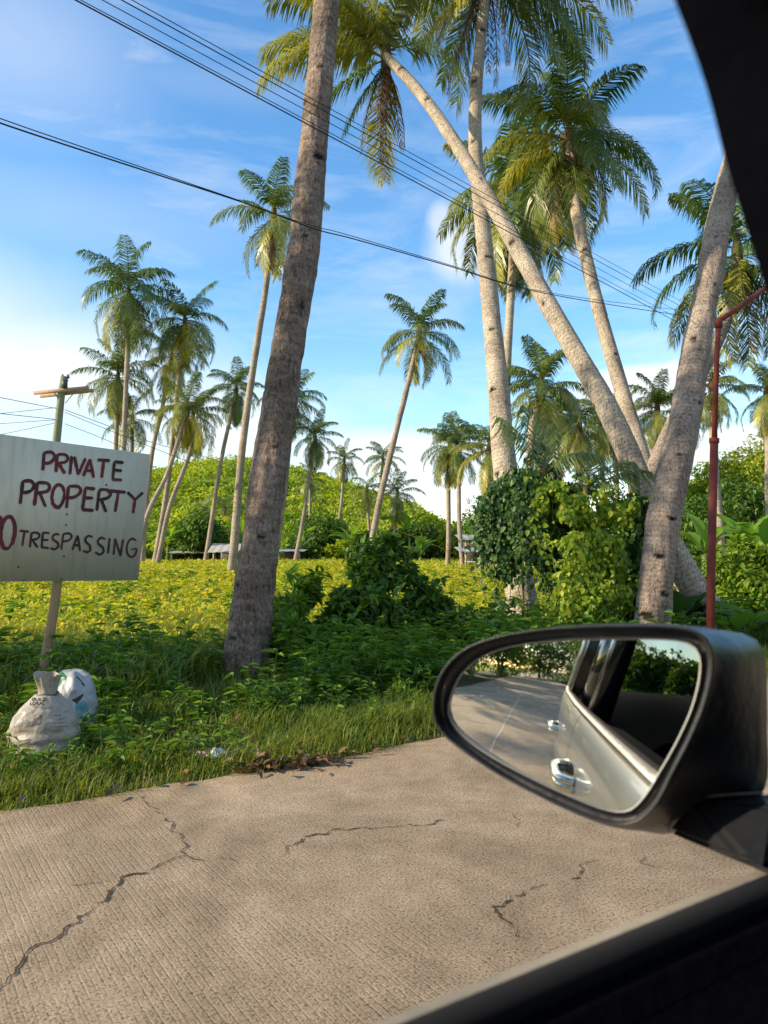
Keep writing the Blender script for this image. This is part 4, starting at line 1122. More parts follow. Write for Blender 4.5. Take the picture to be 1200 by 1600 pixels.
# the grove, left to right
G = 'coconut palms of the grove'
far = [
    ('tallest palm above the sign, round full crown', 190, 45, 201, 458, 45, (), 0.17, 0.13, 4.4, 26, 34, dict(drop=20, dead=4)),
    ('palm behind the utility pole with hanging brown fronds', 176, 50, 184, 592, 50, (), 0.17, 0.14, 3.7, 26, 30, dict(drop=20, dead=8, tint=0.22)),
    ('small palm crown low behind the top edge of the sign', 205, 52, 207, 655, 52, (), 0.15, 0.12, 3.2, 18, 26, dict(drop=15)),
    ('palm with a wide crown just right of the tallest one above the sign', 242, 47, 289, 505, 47, ((262, 760, 47), (275, 620, 47)), 0.17, 0.13, 4.0, 26, 32, dict(drop=25, dead=4, tint=0.2)),
    ('palm leaning right with its crown tucked under the wide one', 222, 50, 268, 560, 50, ((236, 715, 50), (252, 640, 50)), 0.16, 0.12, 3.4, 22, 28, dict(drop=20, tint=0.3)),
    ('palm with a yellow hanging frond leaning out over the sign corner', 212, 44, 293, 642, 46, ((232, 800, 44), (262, 735, 45)), 0.15, 0.12, 3.0, 22, 28, dict(drop=35, tint=0.45, dead=3)),
    ('lower palm leaning right in front of the hill beside the sign', 246, 46, 302, 655, 48, ((265, 797, 46), (296, 710, 47)), 0.15, 0.12, 3.2, 22, 28, dict(drop=25, tint=0.15)),
    ('dark palm between the sign and the thin tall trunk', 321, 53, 369, 612, 54, ((338, 770, 53), (352, 690, 53.5)), 0.16, 0.13, 3.1, 24, 30, dict(drop=30, tint=0.05, dead=2)),
    ('thin tall palm just left of the thick trunk, one yellow frond hanging', 362, 28.8, 428, 340, 30, ((378, 720, 29), (398, 570, 29.3), (414, 455, 29.7)), 0.16, 0.11, 2.9, 17, 36, dict(drop=25, tint=0.32, dead=4, spread=0.9)),
    ('palm half hidden behind the thick trunk', 430, 53, 458, 625, 54, ((447, 760, 53.5),), 0.16, 0.13, 3.5, 24, 28, dict(drop=25, tint=0.15, dead=3)),
    ('palm right of the thick trunk with a reddish brown hanging sheath', 461, 52, 492, 685, 53, ((476, 790, 52.4),), 0.15, 0.12, 2.6, 24, 28, dict(drop=25, dead=3, spathe=True)),
    ('small slim palm in front of the hill ridge left of the leaning single palm', 521, 66, 538, 722, 67, ((532, 790, 66.5),), 0.15, 0.12, 2.4, 20, 24, dict(drop=15)),
    ('thin palm low against the hill behind the reddish one', 486, 70, 484, 752, 70, (), 0.13, 0.11, 2.4, 16, 20, dict(drop=20)),
    ('palm crown just left of the leaning single palm trunk', 585, 74, 598, 718, 75, (), 0.16, 0.12, 2.9, 20, 24, dict(drop=10)),
    ('low young palm on the slope left of the leaning single palm', 578, 60, 573, 768, 60, (), 0.13, 0.11, 2.2, 16, 22, dict(drop=15, tint=0.3)),
    ('single palm leaning right against open sky, slender curved trunk', 572, 33, 655, 525, 35, ((590, 800, 33.2), (612, 710, 33.8), (638, 600, 34.6)), 0.16, 0.12, 2.9, 19, 38, dict(drop=22, tint=0.28, dead=1, spathe=True, spread=0.95)),
    ('palm with brown skirt right of the leaning single palm trunk', 614, 56, 621, 775, 56, (), 0.15, 0.12, 2.5, 22, 24, dict(drop=25, dead=7, tint=0.3)),
    ('left one of two palms standing close together right of the sky gap', 699, 42, 703, 702, 42, (), 0.14, 0.12, 2.6, 24, 30, dict(drop=28, dead=4, tint=0.25)),
    ('right one of two palms standing close together right of the sky gap', 723, 40, 714, 705, 41, ((718, 800, 40.5),), 0.13, 0.11, 2.4, 20, 28, dict(drop=28, tint=0.2, dead=3)),
    ('palm by the hut with broad pale drooping fronds', 751, 34, 765, 705, 35, ((753, 800, 34.4),), 0.16, 0.13, 2.7, 20, 32, dict(drop=32, tint=0.42, dead=3, spread=0.85)),
    ('palm with an upright crown and hanging fibre between the two pale trunks', 820, 24, 845, 612, 25, ((832, 690, 24.6),), 0.15, 0.13, 2.5, 24, 36, dict(drop=22, dead=5, tint=0.2)),
    ('palm behind the vine curtain with a shaggy dead skirt', 905, 34, 905, 672, 35, (), 0.16, 0.13, 2.6, 22, 28, dict(drop=28, dead=9, tint=0.4)),
    ('second palm behind the vine curtain, left of the shaggy one', 882, 44, 872, 690, 45, (), 0.15, 0.12, 3.0, 22, 26, dict(drop=25, dead=5, tint=0.3)),
    ('third palm behind the vine curtain, under the big leaning trunk', 945, 46, 938, 662, 47, (), 0.15, 0.12, 3.2, 22, 26, dict(drop=25, dead=5, tint=0.35)),
    ('thin palm far behind the vine curtain with a small crown', 915, 70, 918, 742, 70, (), 0.14, 0.11, 2.8, 18, 20, dict(drop=20, tint=0.3)),
    ('bright green palm left of the grey trunk in front of the cloud', 1012, 32, 1027, 645, 33, ((1018, 760, 32.5),), 0.15, 0.12, 2.4, 24, 34, dict(drop=18, upright=6, tint=0.3, dead=3)),
    ('palm behind the red pole with yellow green fronds', 1127, 24, 1113, 612, 25, ((1120, 760, 24.3),), 0.14, 0.12, 1.75, 18, 34, dict(drop=20, tint=0.4, dead=2)),
    ('palm cut by the right edge of the picture beyond the red pole', 1207, 27, 1200, 622, 28, (), 0.17, 0.15, 2.1, 20, 32, dict(drop=22, tint=0.35, dead=4)),
    ('palm with a ragged crown above the sunny vine curtain', 962, 38, 962, 668, 39, (), 0.15, 0.12, 2.7, 22, 28, dict(drop=25, dead=6, tint=0.35)),
    ('slim palm just left of the leaning trunk foot', 985, 52, 984, 700, 52, (), 0.14, 0.11, 3.0, 20, 24, dict(drop=25, dead=4, tint=0.3)),
    ('palm peeping out between the hanging fibre palm and the shaggy one', 866, 38, 874, 655, 39, (), 0.14, 0.11, 2.5, 22, 28, dict(drop=20, dead=4, tint=0.25)),
    ('small palm low in the gap between the tall pale palm and the vine', 842, 66, 842, 720, 66, (), 0.14, 0.11, 2.8, 18, 20, dict(drop=20, tint=0.3)),
    ('slim palm behind the grey trunk at the right', 1062, 44, 1066, 655, 45, (), 0.14, 0.11, 2.6, 20, 26, dict(drop=20, tint=0.35, dead=3)),
    ('far palm between the leaning trunk and the tall pale palm', 862, 62, 858, 700, 62, (), 0.14, 0.12, 3.0, 20, 22, dict(drop=20, tint=0.25)),
    ('far palm low on the left slope behind the dark palm', 352, 76, 352, 798, 76, (), 0.14, 0.12, 2.8, 18, 18, dict(drop=30, tint=0.35, dead=3)),
    ('far palm low on the left slope beside the thick trunk', 318, 76, 318, 800, 76, (), 0.13, 0.11, 2.6, 16, 18, dict(drop=25, tint=0.3, dead=2)),
]
for i, (lab, bx, bd, tx, ty, td, mids, r0, r1, fl_, nf, nlf, kw) in enumerate(far):
    pl(lab, bx, bd, tx, ty, td, mids, r0=r0, r1=r1, flen=fl_ * (0.80 if bx < 740 else 0.74), nf=nf, nleaf=nlf, seed=40 + i, group=G, **kw)

# palms and trees by the road behind the car, seen in the door mirror; last three palms added to imitate a window reflection
for i, (f, l, h, lx) in enumerate(((-33, 6.6, 11.5, 1.6), (-42, 8.0, 12.5, -2.0), (-50, 5.8, 11.0, 2.4), (-36, -5.5, 12.0, 2.0), (-13, -9, 6.5, 1.5), (-17, -10, 8.0, 1.8), (-21, -10, 9.0, 2.0))):
    b = fl(f, l)
    palm(('tall palm by the road well behind the car', 'leaning palm farther back beside the road', 'palm at the bend of the road behind the car', 'palm on the far verge behind the car', 'short palm across the road behind the car', 'middle palm across the road behind the car', 'taller palm across the road behind the car')[i],
         b, b + fl(lx, 0.4, h), [b + fl(lx * 0.3, 0.1, h * 0.5)], r0=0.2, r1=0.13, flen=4.2, nf=22, nleaf=26, seed=80 + i, drop=20, dead=3, group='palms behind the car')

for i, (px, d, h, cr, m, lab) in enumerate((
        (960, 36, 3.9, 2.2, 'tree_leaf', 'small round green tree in the gap right of the vine curtain'),
        (1075, 30, 3.6, 2.3, 'tree_leaf', 'dark leafy tree low behind the leaning trunks'),
        (1195, 31, 4.4, 2.2, 'tree_leaf', 'dark green tree among the pale canopy at the right edge'),
        (770, 52, 4.6, 2.6, 'tree_leaf', 'green tree behind the small hut'),
        (860, 50, 4.2, 2.6, 'tree_leaf', 'green tree far behind the vine curtain'))):
    b = ground_at(px, d)
    leafy_tree('tree', lab, b, h, cr, 400 + i, M[m], 55, 60, 0.22, 'trees of the grove', 0.15, 0.1)
# pale feathery crowns that make the canopy on the right
for i, (px, d, h, cr, lab) in enumerate(((1085, 44, 4.5, 3.0, 'pale feathery tree left of the red pole'), (1130, 42, 5.0, 3.2, 'pale feathery tree directly behind the red pole'), (1180, 41, 6.0, 3.6, 'tallest pale feathery tree at the right edge'), (1235, 40, 6.8, 3.8, 'pale feathery tree just outside the right edge'))):
    leafy_tree('tree', lab, ground_at(px, d), h, cr, 420 + i, M['light_leaf'], 190, 120, 0.20, 'pale feathery trees on the right', 0.16, 0.12, 0.62)

# bushes and banana plants at the foot of the hill
belt = [(40, 62, 3.2, 0), (110, 60, 3.0, 0), (170, 58, 3.2, 0), (236, 60, 2.6, 0), (258, 64, 3.4, 1), (282, 60, 3.0, 0), (305, 66, 3.6, 1), (335, 62, 3.2, 0), (352, 66, 2.6, 1), (385, 66, 3.4, 0), (405, 62, 2.6, 1), (432, 64, 2.8, 1), (455, 66, 3.6, 0),
        (478, 62, 2.8, 1), (505, 66, 3.0, 1), (528, 60, 2.8, 1), (548, 64, 2.6, 1), (572, 60, 2.4, 1), (598, 62, 2.6, 1), (625, 60, 2.8, 0), (638, 58, 3.4, 0), (665, 62, 2.6, 1), (690, 60, 2.6, 0), (715, 58, 2.8, 1), (745, 56, 2.4, 0), (800, 54, 2.6, 0), (850, 52, 2.6, 1), (900, 50, 2.8, 0), (960, 46, 2.4, 1), (1010, 40, 2.2, 0), (1050, 34, 2.0, 1), (1090, 30, 1.9, 0)]
adj = ['behind the sign', 'behind the sign post', 'below the tallest palms', 'right beside the sign edge', 'at the left palm bases', 'behind the low white roof', 'by the roofs', 'between the shed roofs', 'under the dark palm', 'left of the thick trunk', 'hidden by the thick trunk', 'just right of the thick trunk', 'behind the reddish palm', 'at the reddish palm base', 'behind the thin palms', 'at the small slim palm', 'left of the leaning single palm', 'at the leaning single palm', 'behind the pointed bush', 'right of the pointed bush', 'by the skirted palm', 'at mid field edge', 'left of the two close palms', 'behind the two close palms', 'by the hut', 'behind the hanging vine', 'behind the young palm', 'behind the vine curtain', 'in the sky gap', 'left of the grey trunk', 'behind the grey trunk', 'behind the red pole']
for i, (px, d, h, kind) in enumerate(belt):
    b = ground_at(px, d)
    b_r = np.random.default_rng(900 + i)
    h = h * (0.55 + 1.0 * b_r.random() ** 1.3); r = h * 0.5; b = b + Vector((b_r.normal(0, 0.8), b_r.normal(0, 2.5), 0)); kind = kind if b_r.random() < 0.8 else 1 - kind
    lumps = [((b.x + b_r.normal(0, r * 0.6), b.y + b_r.normal(0, r * 0.5), r * (0.35 + 0.75 * b_r.random())), r * (0.55 + 0.3 * b_r.random())) for _ in range(4)]
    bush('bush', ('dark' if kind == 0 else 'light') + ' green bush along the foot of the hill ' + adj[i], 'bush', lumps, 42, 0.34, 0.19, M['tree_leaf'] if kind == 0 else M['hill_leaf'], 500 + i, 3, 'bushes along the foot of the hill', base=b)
for i, (px, d, n, ln, hs, lab) in enumerate(((300, 58, 8, 2.3, 1.3, 'banana plant above the white roof at the hill foot'), (470, 58, 8, 2.3, 1.2, 'banana plant near the reddish palm'), (640, 56, 9, 2.6, 1.8, 'dark banana plant left of the two close palms'), (657, 49, 9, 1.7, 0.5, 'bright young banana plant at the field edge'), (548, 58, 8, 2.0, 1.2, 'banana plant left of the pointed bush'), (262, 57, 8, 2.2, 1.2, 'banana plant beside the sign edge'), (375, 57, 8, 2.2, 1.4, 'banana plant behind the thin tall trunk'), (745, 45, 9, 2.4, 1.4, 'banana plant by the hut'))):
    broad_plant('banana_plant', lab, 'banana plant', ground_at(px, d), spray(n, 40, 84, ln, 0.6, 60 + i), 370 + i, M['banana'], 'banana plants in the grove', hs, 0.11, 'stem', True)

# trees beside the road outside the picture: they shade the verge and show in the mirror
for i, (x, y, h, cr, sd) in enumerate(((-12.5, 4.7, 7.2, 2.15, 1), (-12.8, 5.3, 13.4, 2.0, 3))):
    leafy_tree('tree', ('leafy roadside tree left of the sign outside the picture', 'tall leafy tree left of the sign outside the picture')[i], (x, y, 0), h, cr, 440 + i, M['tree_leaf'], 50, 36, 0.19, 'trees left of the picture', 0.2, 0.0, 1.15)
for i, (f, l, h, cr) in enumerate(((-26, 7.5, 6.5, 3.2), (-34, 8.5, 7.5, 3.6), (-46, 5.0, 8.0, 4.2), (-56, 0.0, 8.5, 4.8), (-50, -6.0, 8.0, 4.4), (-38, -6.5, 6.5, 3.4), (-20, 8.5, 3.2, 1.8), (-11, -6.5, 1.9, 1.5), (-16, -7.5, 2.5, 1.9), (-22, -7.0, 3.3, 2.4))):  # last three are added to block the low sky seen through the cabin
    leafy_tree('tree', ('bushy tree beside the road in the mirror', 'second bushy tree beside the road in the mirror', 'big tree at the road bend in the mirror', 'tree closing the end of the road in the mirror', 'tree on the inner side of the bend in the mirror', 'low tree on the far verge in the mirror', 'shrubby tree nearest the car in the mirror', 'low leafy tree across the road just behind the car', 'leafy tree across the road behind the car', 'third leafy tree across the road behind the car')[i], fl(f, l), h, cr, 460 + i, M['tree_leaf'], 70, 110, 0.34, 'trees along the road behind', 0.2, 0.0, 0.95)

# ------------------------------------------------------------------ sign
M['board'] = None
def board_mat():
    t = NT('painted_white_plywood')
    o = t.n('TexCoord').outputs['Object']
    a = t.noise(o, 1.3, 5, 0.6); b = t.noise(o, 18, 5, 0.65)
    mp = t.n('Mapping'); mp.inputs['Scale'].default_value = (6, 6, 0.5); t.l(o, mp.inputs['Vector'])
    c = t.noise(mp.outputs[0], 3, 5, 0.6)
    col = t.ramp(a, [(0.3, rgb(0.50, 0.475, 0.37)), (0.7, rgb(0.61, 0.58, 0.465))])
    st = t.ramp(c, [(0.32, rgb(0.80, 0.79, 0.72)), (0.5, rgb(1, 1, 1))])
    col = t.mix(0.7, col, t.mix(1.0, col, st, 'MULTIPLY'))
    sp = t.ramp(b, [(0.24, rgb(0.55, 0.52, 0.45)), (0.33, rgb(1, 1, 1))])
    col = t.mix(0.8, col, t.mix(1.0, col, sp, 'MULTIPLY'))
    return t.done(t.principled(col, 0.75, 0.25, normal=t.bump(b, 0.08, 0.004)))
M['board'] = board_mat()


def paint(name, red, black, bias):
    t = NT(name)
    o = t.n('TexCoord').outputs['Object']
    a = t.noise(o, 5.0, 3, 0.6)
    f = t.ramp(a, [(bias - 0.06, rgb(0, 0, 0)), (bias + 0.06, rgb(1, 1, 1))])
    return t.done(t.principled(t.mix(f, rgb(*red), rgb(*black)), 0.6, 0.3))


M['paint_red'] = paint('maroon_paint', (0.14, 0.020, 0.028), (0.045, 0.018, 0.020), 0.54)
M['paint_black'] = paint('black_paint', (0.11, 0.020, 0.026), (0.026, 0.018, 0.018), 0.49)
TR = P(235, 710, 7.4)
uX = Vector((0.905, 1.09, -0.041)).normalized()
wX = Vector((0.112, -0.060, 1.22)); wX = (wX - uX * wX.dot(uX)).normalized()
nX = uX.cross(wX).normalized()                       # points towards the road
if nX.y > 0: nX = -nX
sign_base = ground_at(64, 6.82)
sg = thing('sign', 'large white plywood sign with maroon lettering on a bamboo post', 'sign', sign_base)
def s_loc(p): return np.array(p) - np.array(sign_base)
HB = 1.225; WB = 2.1
o0 = TR - uX * WB - wX * HB                          # lower left corner, front face
Vb = []
for th in (0.0, -0.012):
    for (a, b) in ((0, 0), (WB, 0), (WB, HB), (0, HB)): Vb.append(s_loc(o0 + uX * a + wX * b + nX * th))
board = mk('board', Vb, [(0, 1, 2, 3), (7, 6, 5, 4), (0, 4, 5, 1), (1, 5, 6, 2), (2, 6, 7, 3), (3, 7, 4, 0)], None, M['board'], sg)


def on_board(cx, cy):
    r = ray(cx / 4.212, 560 + cy / 4.212)
    o = Vector((0, 0, CAM_H)); tt = (TR - o).dot(nX) / r.dot(nX)
    return o + r * tt + nX * 0.0025


def arc(cx, cy, rx, ry, a0, a1, n=14, tilt=0.0):
    out = []
    for a in np.linspace(R(a0), R(a1), n):
        x_, y_ = rx * math.cos(a), ry * math.sin(a)
        out.append((cx + x_ * math.cos(tilt) - y_ * math.sin(tilt), cy + x_ * math.sin(tilt) + y_ * math.cos(tilt)))
    return out


WORDS = (
    (0.031, 0.028, [[(375, 632), (365, 750)], [(470, 640), (460, 762)], [(490, 645), (515, 765)], [(562, 655), (516, 765)], [(590, 662), (616, 785)], [(685, 670), (668, 787)], [(592, 662), (548, 775)], [(385, 690), (425, 758)]],
     [[(290, 618), (280, 737)], [(288, 620), (335, 618), (357, 640), (350, 670), (320, 688), (284, 690)], [(375, 632), (425, 632), (445, 655), (425, 682), (376, 690)], [(562, 737), (610, 740)], [(640, 663), (724, 671)], [(752, 678), (740, 797)], [(752, 679), (812, 686)], [(747, 733), (800, 738)], [(740, 796), (800, 800)]]),
    (0.032, 0.029, [[(245, 815), (225, 968)], arc(382, 905, 40, 74, -20, 340, 26, 0.10), [(450, 842), (436, 986)], [(655, 864), (636, 1003)], [(780, 876), (757, 1012)], [(888, 928), (875, 1020)], [(560, 852), (540, 996)]],
     [[(150, 805), (130, 956)], [(148, 806), (200, 806), (222, 830), (214, 862), (185, 880), (140, 882)], [(243, 817), (305, 820), (325, 843), (308, 872), (238, 888)], [(262, 890), (300, 976)], [(450, 842), (510, 842), (530, 866), (515, 895), (480, 914), (442, 916)], [(558, 851), (625, 858)], [(550, 917), (612, 920)], [(538, 997), (615, 1001)],
      [(650, 863), (705, 866), (726, 892), (705, 918), (645, 932)], [(668, 936), (696, 1012)], [(722, 869), (826, 881)], [(838, 880), (888, 928)], [(940, 882), (888, 930)]]),
    (0.033, 0.03, [arc(50, 1146, 46, 106, 60, 420, 30, 0.10), [(-95, 1030), (-108, 1235)], [(-95, 1032), (-14, 1235)], [(4, 1035), (-12, 1235)]], []),
    (0.02, 0.020, [], [[(126, 1135), (190, 1139)], [(160, 1138), (146, 1234)], [(205, 1145), (195, 1243)], [(204, 1146), (245, 1149), (258, 1168), (240, 1187), (200, 1195)], [(213, 1197), (246, 1246)],
          [(282, 1144), (272, 1245)], [(281, 1145), (325, 1149)], [(278, 1192), (316, 1195)], [(272, 1244), (318, 1247)], [(390, 1160), (365, 1154), (345, 1174), (350, 1195), (374, 1210), (384, 1234), (360, 1256), (331, 1248)],
          [(416, 1156), (402, 1261)], [(414, 1156), (455, 1150), (470, 1170), (455, 1194), (409, 1206)], [(510, 1164), (475, 1262)], [(510, 1164), (526, 1272)], [(488, 1226), (520, 1229)],
          [(606, 1176), (580, 1168), (560, 1190), (568, 1212), (590, 1230), (592, 1260), (568, 1275), (544, 1262)], [(693, 1190), (665, 1180), (642, 1200), (650, 1225), (675, 1245), (680, 1274), (655, 1289), (624, 1275)],
          [(722, 1179), (710, 1286)], [(757, 1182), (746, 1290)], [(757, 1184), (790, 1302)], [(812, 1188), (792, 1300)], [(896, 1202), (872, 1185), (846, 1205), (832, 1250), (841, 1290), (866, 1306), (890, 1290), (896, 1254), (860, 1258)]]))


def strokes(name, groups, parent, to3, loc, n_front, rr, jitter=0.0):
    """painted strokes as one mesh; groups: (polylines, width, material)"""
    vb, qb, mi = [], [], []; n0 = 0; li = 0
    for gi, (polys, width, mat) in enumerate(groups):
        for poly in polys:
            li += 1
            pts2 = spline([(a + rr.normal(0, jitter), b + rr.normal(0, jitter), 0) for a, b in poly], max(10, 6 * len(poly)))
            p3 = np.array([tuple(to3(a, b)) for a, b, _ in pts2]) + np.array(n_front) * (0.00025 * (li % 9) + 0.0024 * gi)
            T = np.gradient(p3, axis=0); T /= np.linalg.norm(T, axis=1, keepdims=True) + 1e-9
            S = np.cross(T, np.array(n_front)); S /= np.linalg.norm(S, axis=1, keepdims=True) + 1e-9
            k = len(p3); u = np.linspace(0, 1, k)
            wd = width * 0.5 * (0.85 + 0.3 * vnoise(u * 6 + li * 7, u * 0, 4)) * np.clip(0.55 + u * 6, 0, 1) * np.clip(0.6 + (1 - u) * 6, 0, 1)
            V = np.stack([p3 + S * wd[:, None], p3 - S * wd[:, None]], axis=1).reshape(-1, 3)
            i = np.arange(k - 1)[:, None] * 2
            vb.append(np.array([loc(v) for v in V])); qb.append(i + np.array([[0, 1, 3, 2]]) + n0); n0 += len(V); mi.append(np.full(k - 1, gi))
    return mk(name, np.concatenate(vb), np.concatenate(qb), None, [g_[2] for g_ in groups], parent, midx=np.concatenate(mi))


rr_ = np.random.default_rng(77)
for w1, w2_, rs_, bs_ in WORDS:
    strokes('lettering', [(rs_, w1, M['paint_red']), (bs_, w2_, M['paint_black'])], board, on_board, s_loc, nX, rr_, 1.0)
for k, (cx, cy) in enumerate(((440, 1025), (435, 1095), (420, 1303), (120, 1372), (405, 1453), (155, 1462), (700, 832))):
    nb = MB(); p = on_board(cx, cy); nb.tube([s_loc(p - nX * 0.004), s_loc(p + nX * 0.004)], 0.008, 8); nb.build('nail_head', M['crack'], board)


def bamboo(path_pts, r, mat, name, parent, nodes=0.32):
    pts = spline(path_pts, 90)
    seg = np.concatenate([[0], np.cumsum(np.linalg.norm(np.diff(pts, axis=0), axis=1))])
    ph = np.abs(((seg / nodes + 0.3) % 1.0) - 0.5)
    rad = r * (1 + 0.16 * np.exp(-(ph / 0.035) ** 2) - 0.05 * np.exp(-((ph - 0.07) / 0.03) ** 2))
    b = MB(); b.tube(pts, rad, 14); return b.build(name, mat, parent, True)


M['bamboo'] = flat('weathered_bamboo', (0.31, 0.215, 0.11), 0.65, 0.25, nscale=9, namt=0.35)
def behind_board(px, py):
    r = ray(px, py); o = Vector((0, 0, CAM_H)); tt = (TR - nX * 0.055 - o).dot(nX) / r.dot(nX); return o + r * tt
pt0 = behind_board(89, 912); pt1 = behind_board(100, 800)
top_ = pt0 + wX * 0.95
bamboo([s_loc(Vector(sign_base) - Vector((0, 0, 0.2))), s_loc(sign_base), s_loc((Vector(sign_base) + pt0) / 2 + Vector((0.012, 0, 0))), s_loc(pt0), s_loc(top_)], 0.043, M['bamboo'], 'post', sg)
sb_ = MB()
for hh in (0.25, 0.95):
    a = o0 + uX * 0.15 + wX * hh - nX * 0.024; b = o0 + uX * (WB - 0.1) + wX * hh - nX * 0.024
    sb_.tube([s_loc(a), s_loc(b)], 0.010, 6)
sb_.build('batten', M['wood'], sg)
pb2 = o0 + uX * 0.45
bamboo([s_loc(Vector((pb2.x, pb2.y, -0.2)) - nX * 0.06), s_loc(Vector((pb2.x, pb2.y, 0.5)) - nX * 0.06), s_loc(pb2 + wX * 0.9 - nX * 0.06)], 0.04, M['bamboo'], 'post', sg)
# ------------------------------------------------------------------ sacks
def sack(label, base, h_body, rx, ry, seed, mats, neck=True, lean=(0.0, 0.0), rot=0.0):
    rr = np.random.default_rng(seed)
    t = thing('sack', label, 'sack', base)
    nu, nv = 150, 110
    v = np.linspace(0, 1, nv); a = np.linspace(0, 2 * math.pi, nu, endpoint=False)
    if neck:
        zz = np.interp(v, [0, 0.08, 0.72, 0.80, 0.84, 1.0], [0.0, 0.01, 0.86, 0.97, 1.0, 1.28]) * h_body
        rp = np.interp(v, [0, 0.03, 0.10, 0.22, 0.40, 0.55, 0.66, 0.74, 0.80, 0.84, 0.89, 1.0], [0.0, 0.55, 0.86, 0.98, 1.0, 0.90, 0.72, 0.50, 0.35, 0.25, 0.27, 0.36])
    else:
        zz = np.interp(v, [0, 0.08, 0.7, 0.85, 0.94, 1.0], [0.0, 0.01, 0.75, 0.93, 0.99, 1.0]) * h_body
        rp = np.interp(v, [0, 0.03, 0.10, 0.25, 0.5, 0.7, 0.85, 0.94, 1.0], [0.0, 0.6, 0.88, 1.0, 0.98, 0.88, 0.68, 0.42, 0.0])
    Vv, Aa = np.meshgrid(v, a, indexing='ij')
    cx, sx = np.cos(Aa), np.sin(Aa)
    wr = 0.10 * (fbm(cx * 2 + 5, sx * 2 + Vv * 5, seed, 4) - 0.47) * 2
    folds = 0.20 * np.clip((Vv - 0.60) / 0.2, 0, 1) * (vnoise(Aa * 2.3, Vv * 1.2 + 3, seed + 2) - 0.5) * 2
    sag = 0.035 * np.sin(Vv * 34 + 5 * vnoise(Aa * 1.5, Vv * 4, seed + 4)) * np.clip(1 - Vv * 1.1, 0, 1)
    rad = rp[:, None] * (1 + wr + folds + sag)
    X = rad * rx * cx; Y = rad * ry * sx; Z = np.broadcast_to(zz[:, None], X.shape) + 0.02 * h_body * wr * 5 * np.clip(Vv * 3, 0, 1)
    X = X + lean[0] * (Z / h_body) ** 2; Y = Y + lean[1] * (Z / h_body) ** 2
    if neck:
        m_ = np.clip((Vv - 0.86) / 0.14, 0, 1); Z = Z + m_ * h_body * 0.10 * (vnoise(Aa * 1.4, Aa * 0 + 2, seed) - 0.4) * np.abs(np.sin(Aa / 2)); X = X - m_ * 0.012; rj = 1 + 0.5 * m_ * (vnoise(Aa * 2.2, Vv * 3, seed + 8) - 0.5); X = X * (0.9 * rj + 0.1); Y = Y * rj
    V = np.stack([X, Y, Z], axis=-1).reshape(-1, 3)
    i = np.arange(nv - 1)[:, None] * nu; j = np.arange(nu)[None, :]; j2 = (j + 1) % nu
    q = np.stack([i + j, i + j2, i + nu + j2, i + nu + j], axis=-1).reshape(-1, 4)
    return t, V, q


def in_poly(px, py, poly):
    c = False; n = len(poly); j = n - 1
    for i in range(n):
        xi, yi = poly[i]; xj, yj = poly[j]
        if (yi > py) != (yj > py) and px < (xj - xi) * (py - yi) / (yj - yi + 1e-12) + xi: c = not c
        j = i
    return c


def proj(p):
    d = Vector(p) - Vector((0, 0, CAM_H)); cp, sp = math.cos(PITCH), math.sin(PITCH)
    z = d.y * cp + d.z * sp; u = -d.y * sp + d.z * cp
    return 600 + FPX * d.x / z, 800 - FPX * u / z


def crop5(x_, y_): return x_ * 0.15, 1010 + y_ * 0.15          # the enlarged crop the print was measured in


def woven(name, c):
    t = NT(name)
    o = t.n('TexCoord').outputs['Object']
    a = t.noise(o, 6, 5, 0.6); b = t.noise(o, 40, 4, 0.6)
    wv = t.n('TexWave', wave_type='BANDS', bands_direction='Z'); wv.inputs['Scale'].default_value = 60; wv.inputs['Distortion'].default_value = 1.0; t.l(o, wv.inputs['Vector'])
    col = t.mix(a, rgb(*[k * 0.72 for k in c]), rgb(*c))
    d = t.ramp(t.noise(o, 9, 6, 0.7, 0.5), [(0.36, rgb(0.52, 0.46, 0.36)), (0.50, rgb(1, 1, 1))])
    col = t.mix(0.6, col, t.mix(1.0, col, d, 'MULTIPLY'))
    return t.done(t.principled(col, 0.42, 0.5, normal=t.bump(wv.outputs['Fac'], 0.12, 0.003, t.bump(t.noise(o, 22, 6, 0.65, 0.6), 0.4, 0.012))))


M['sack_white'] = woven('woven_white_plastic', (0.36, 0.325, 0.26))
M['sack_grey'] = woven('grey_print_on_sack', (0.10, 0.095, 0.085))
M['sack_pale_grey'] = woven('worn_grey_print_on_sack', (0.22, 0.21, 0.19))
M['sack_green'] = woven('green_print_on_sack', (0.015, 0.16, 0.085))
M['sack_teal'] = woven('teal_print_on_sack', (0.10, 0.30, 0.34))
M['sack_blue'] = woven('white_blue_plastic', (0.36, 0.385, 0.40))
M['ink'] = flat('black_print', (0.04, 0.04, 0.04), 0.7, 0.2)
M['ink_pale'] = flat('pale_print', (0.62, 0.70, 0.66), 0.7, 0.2)


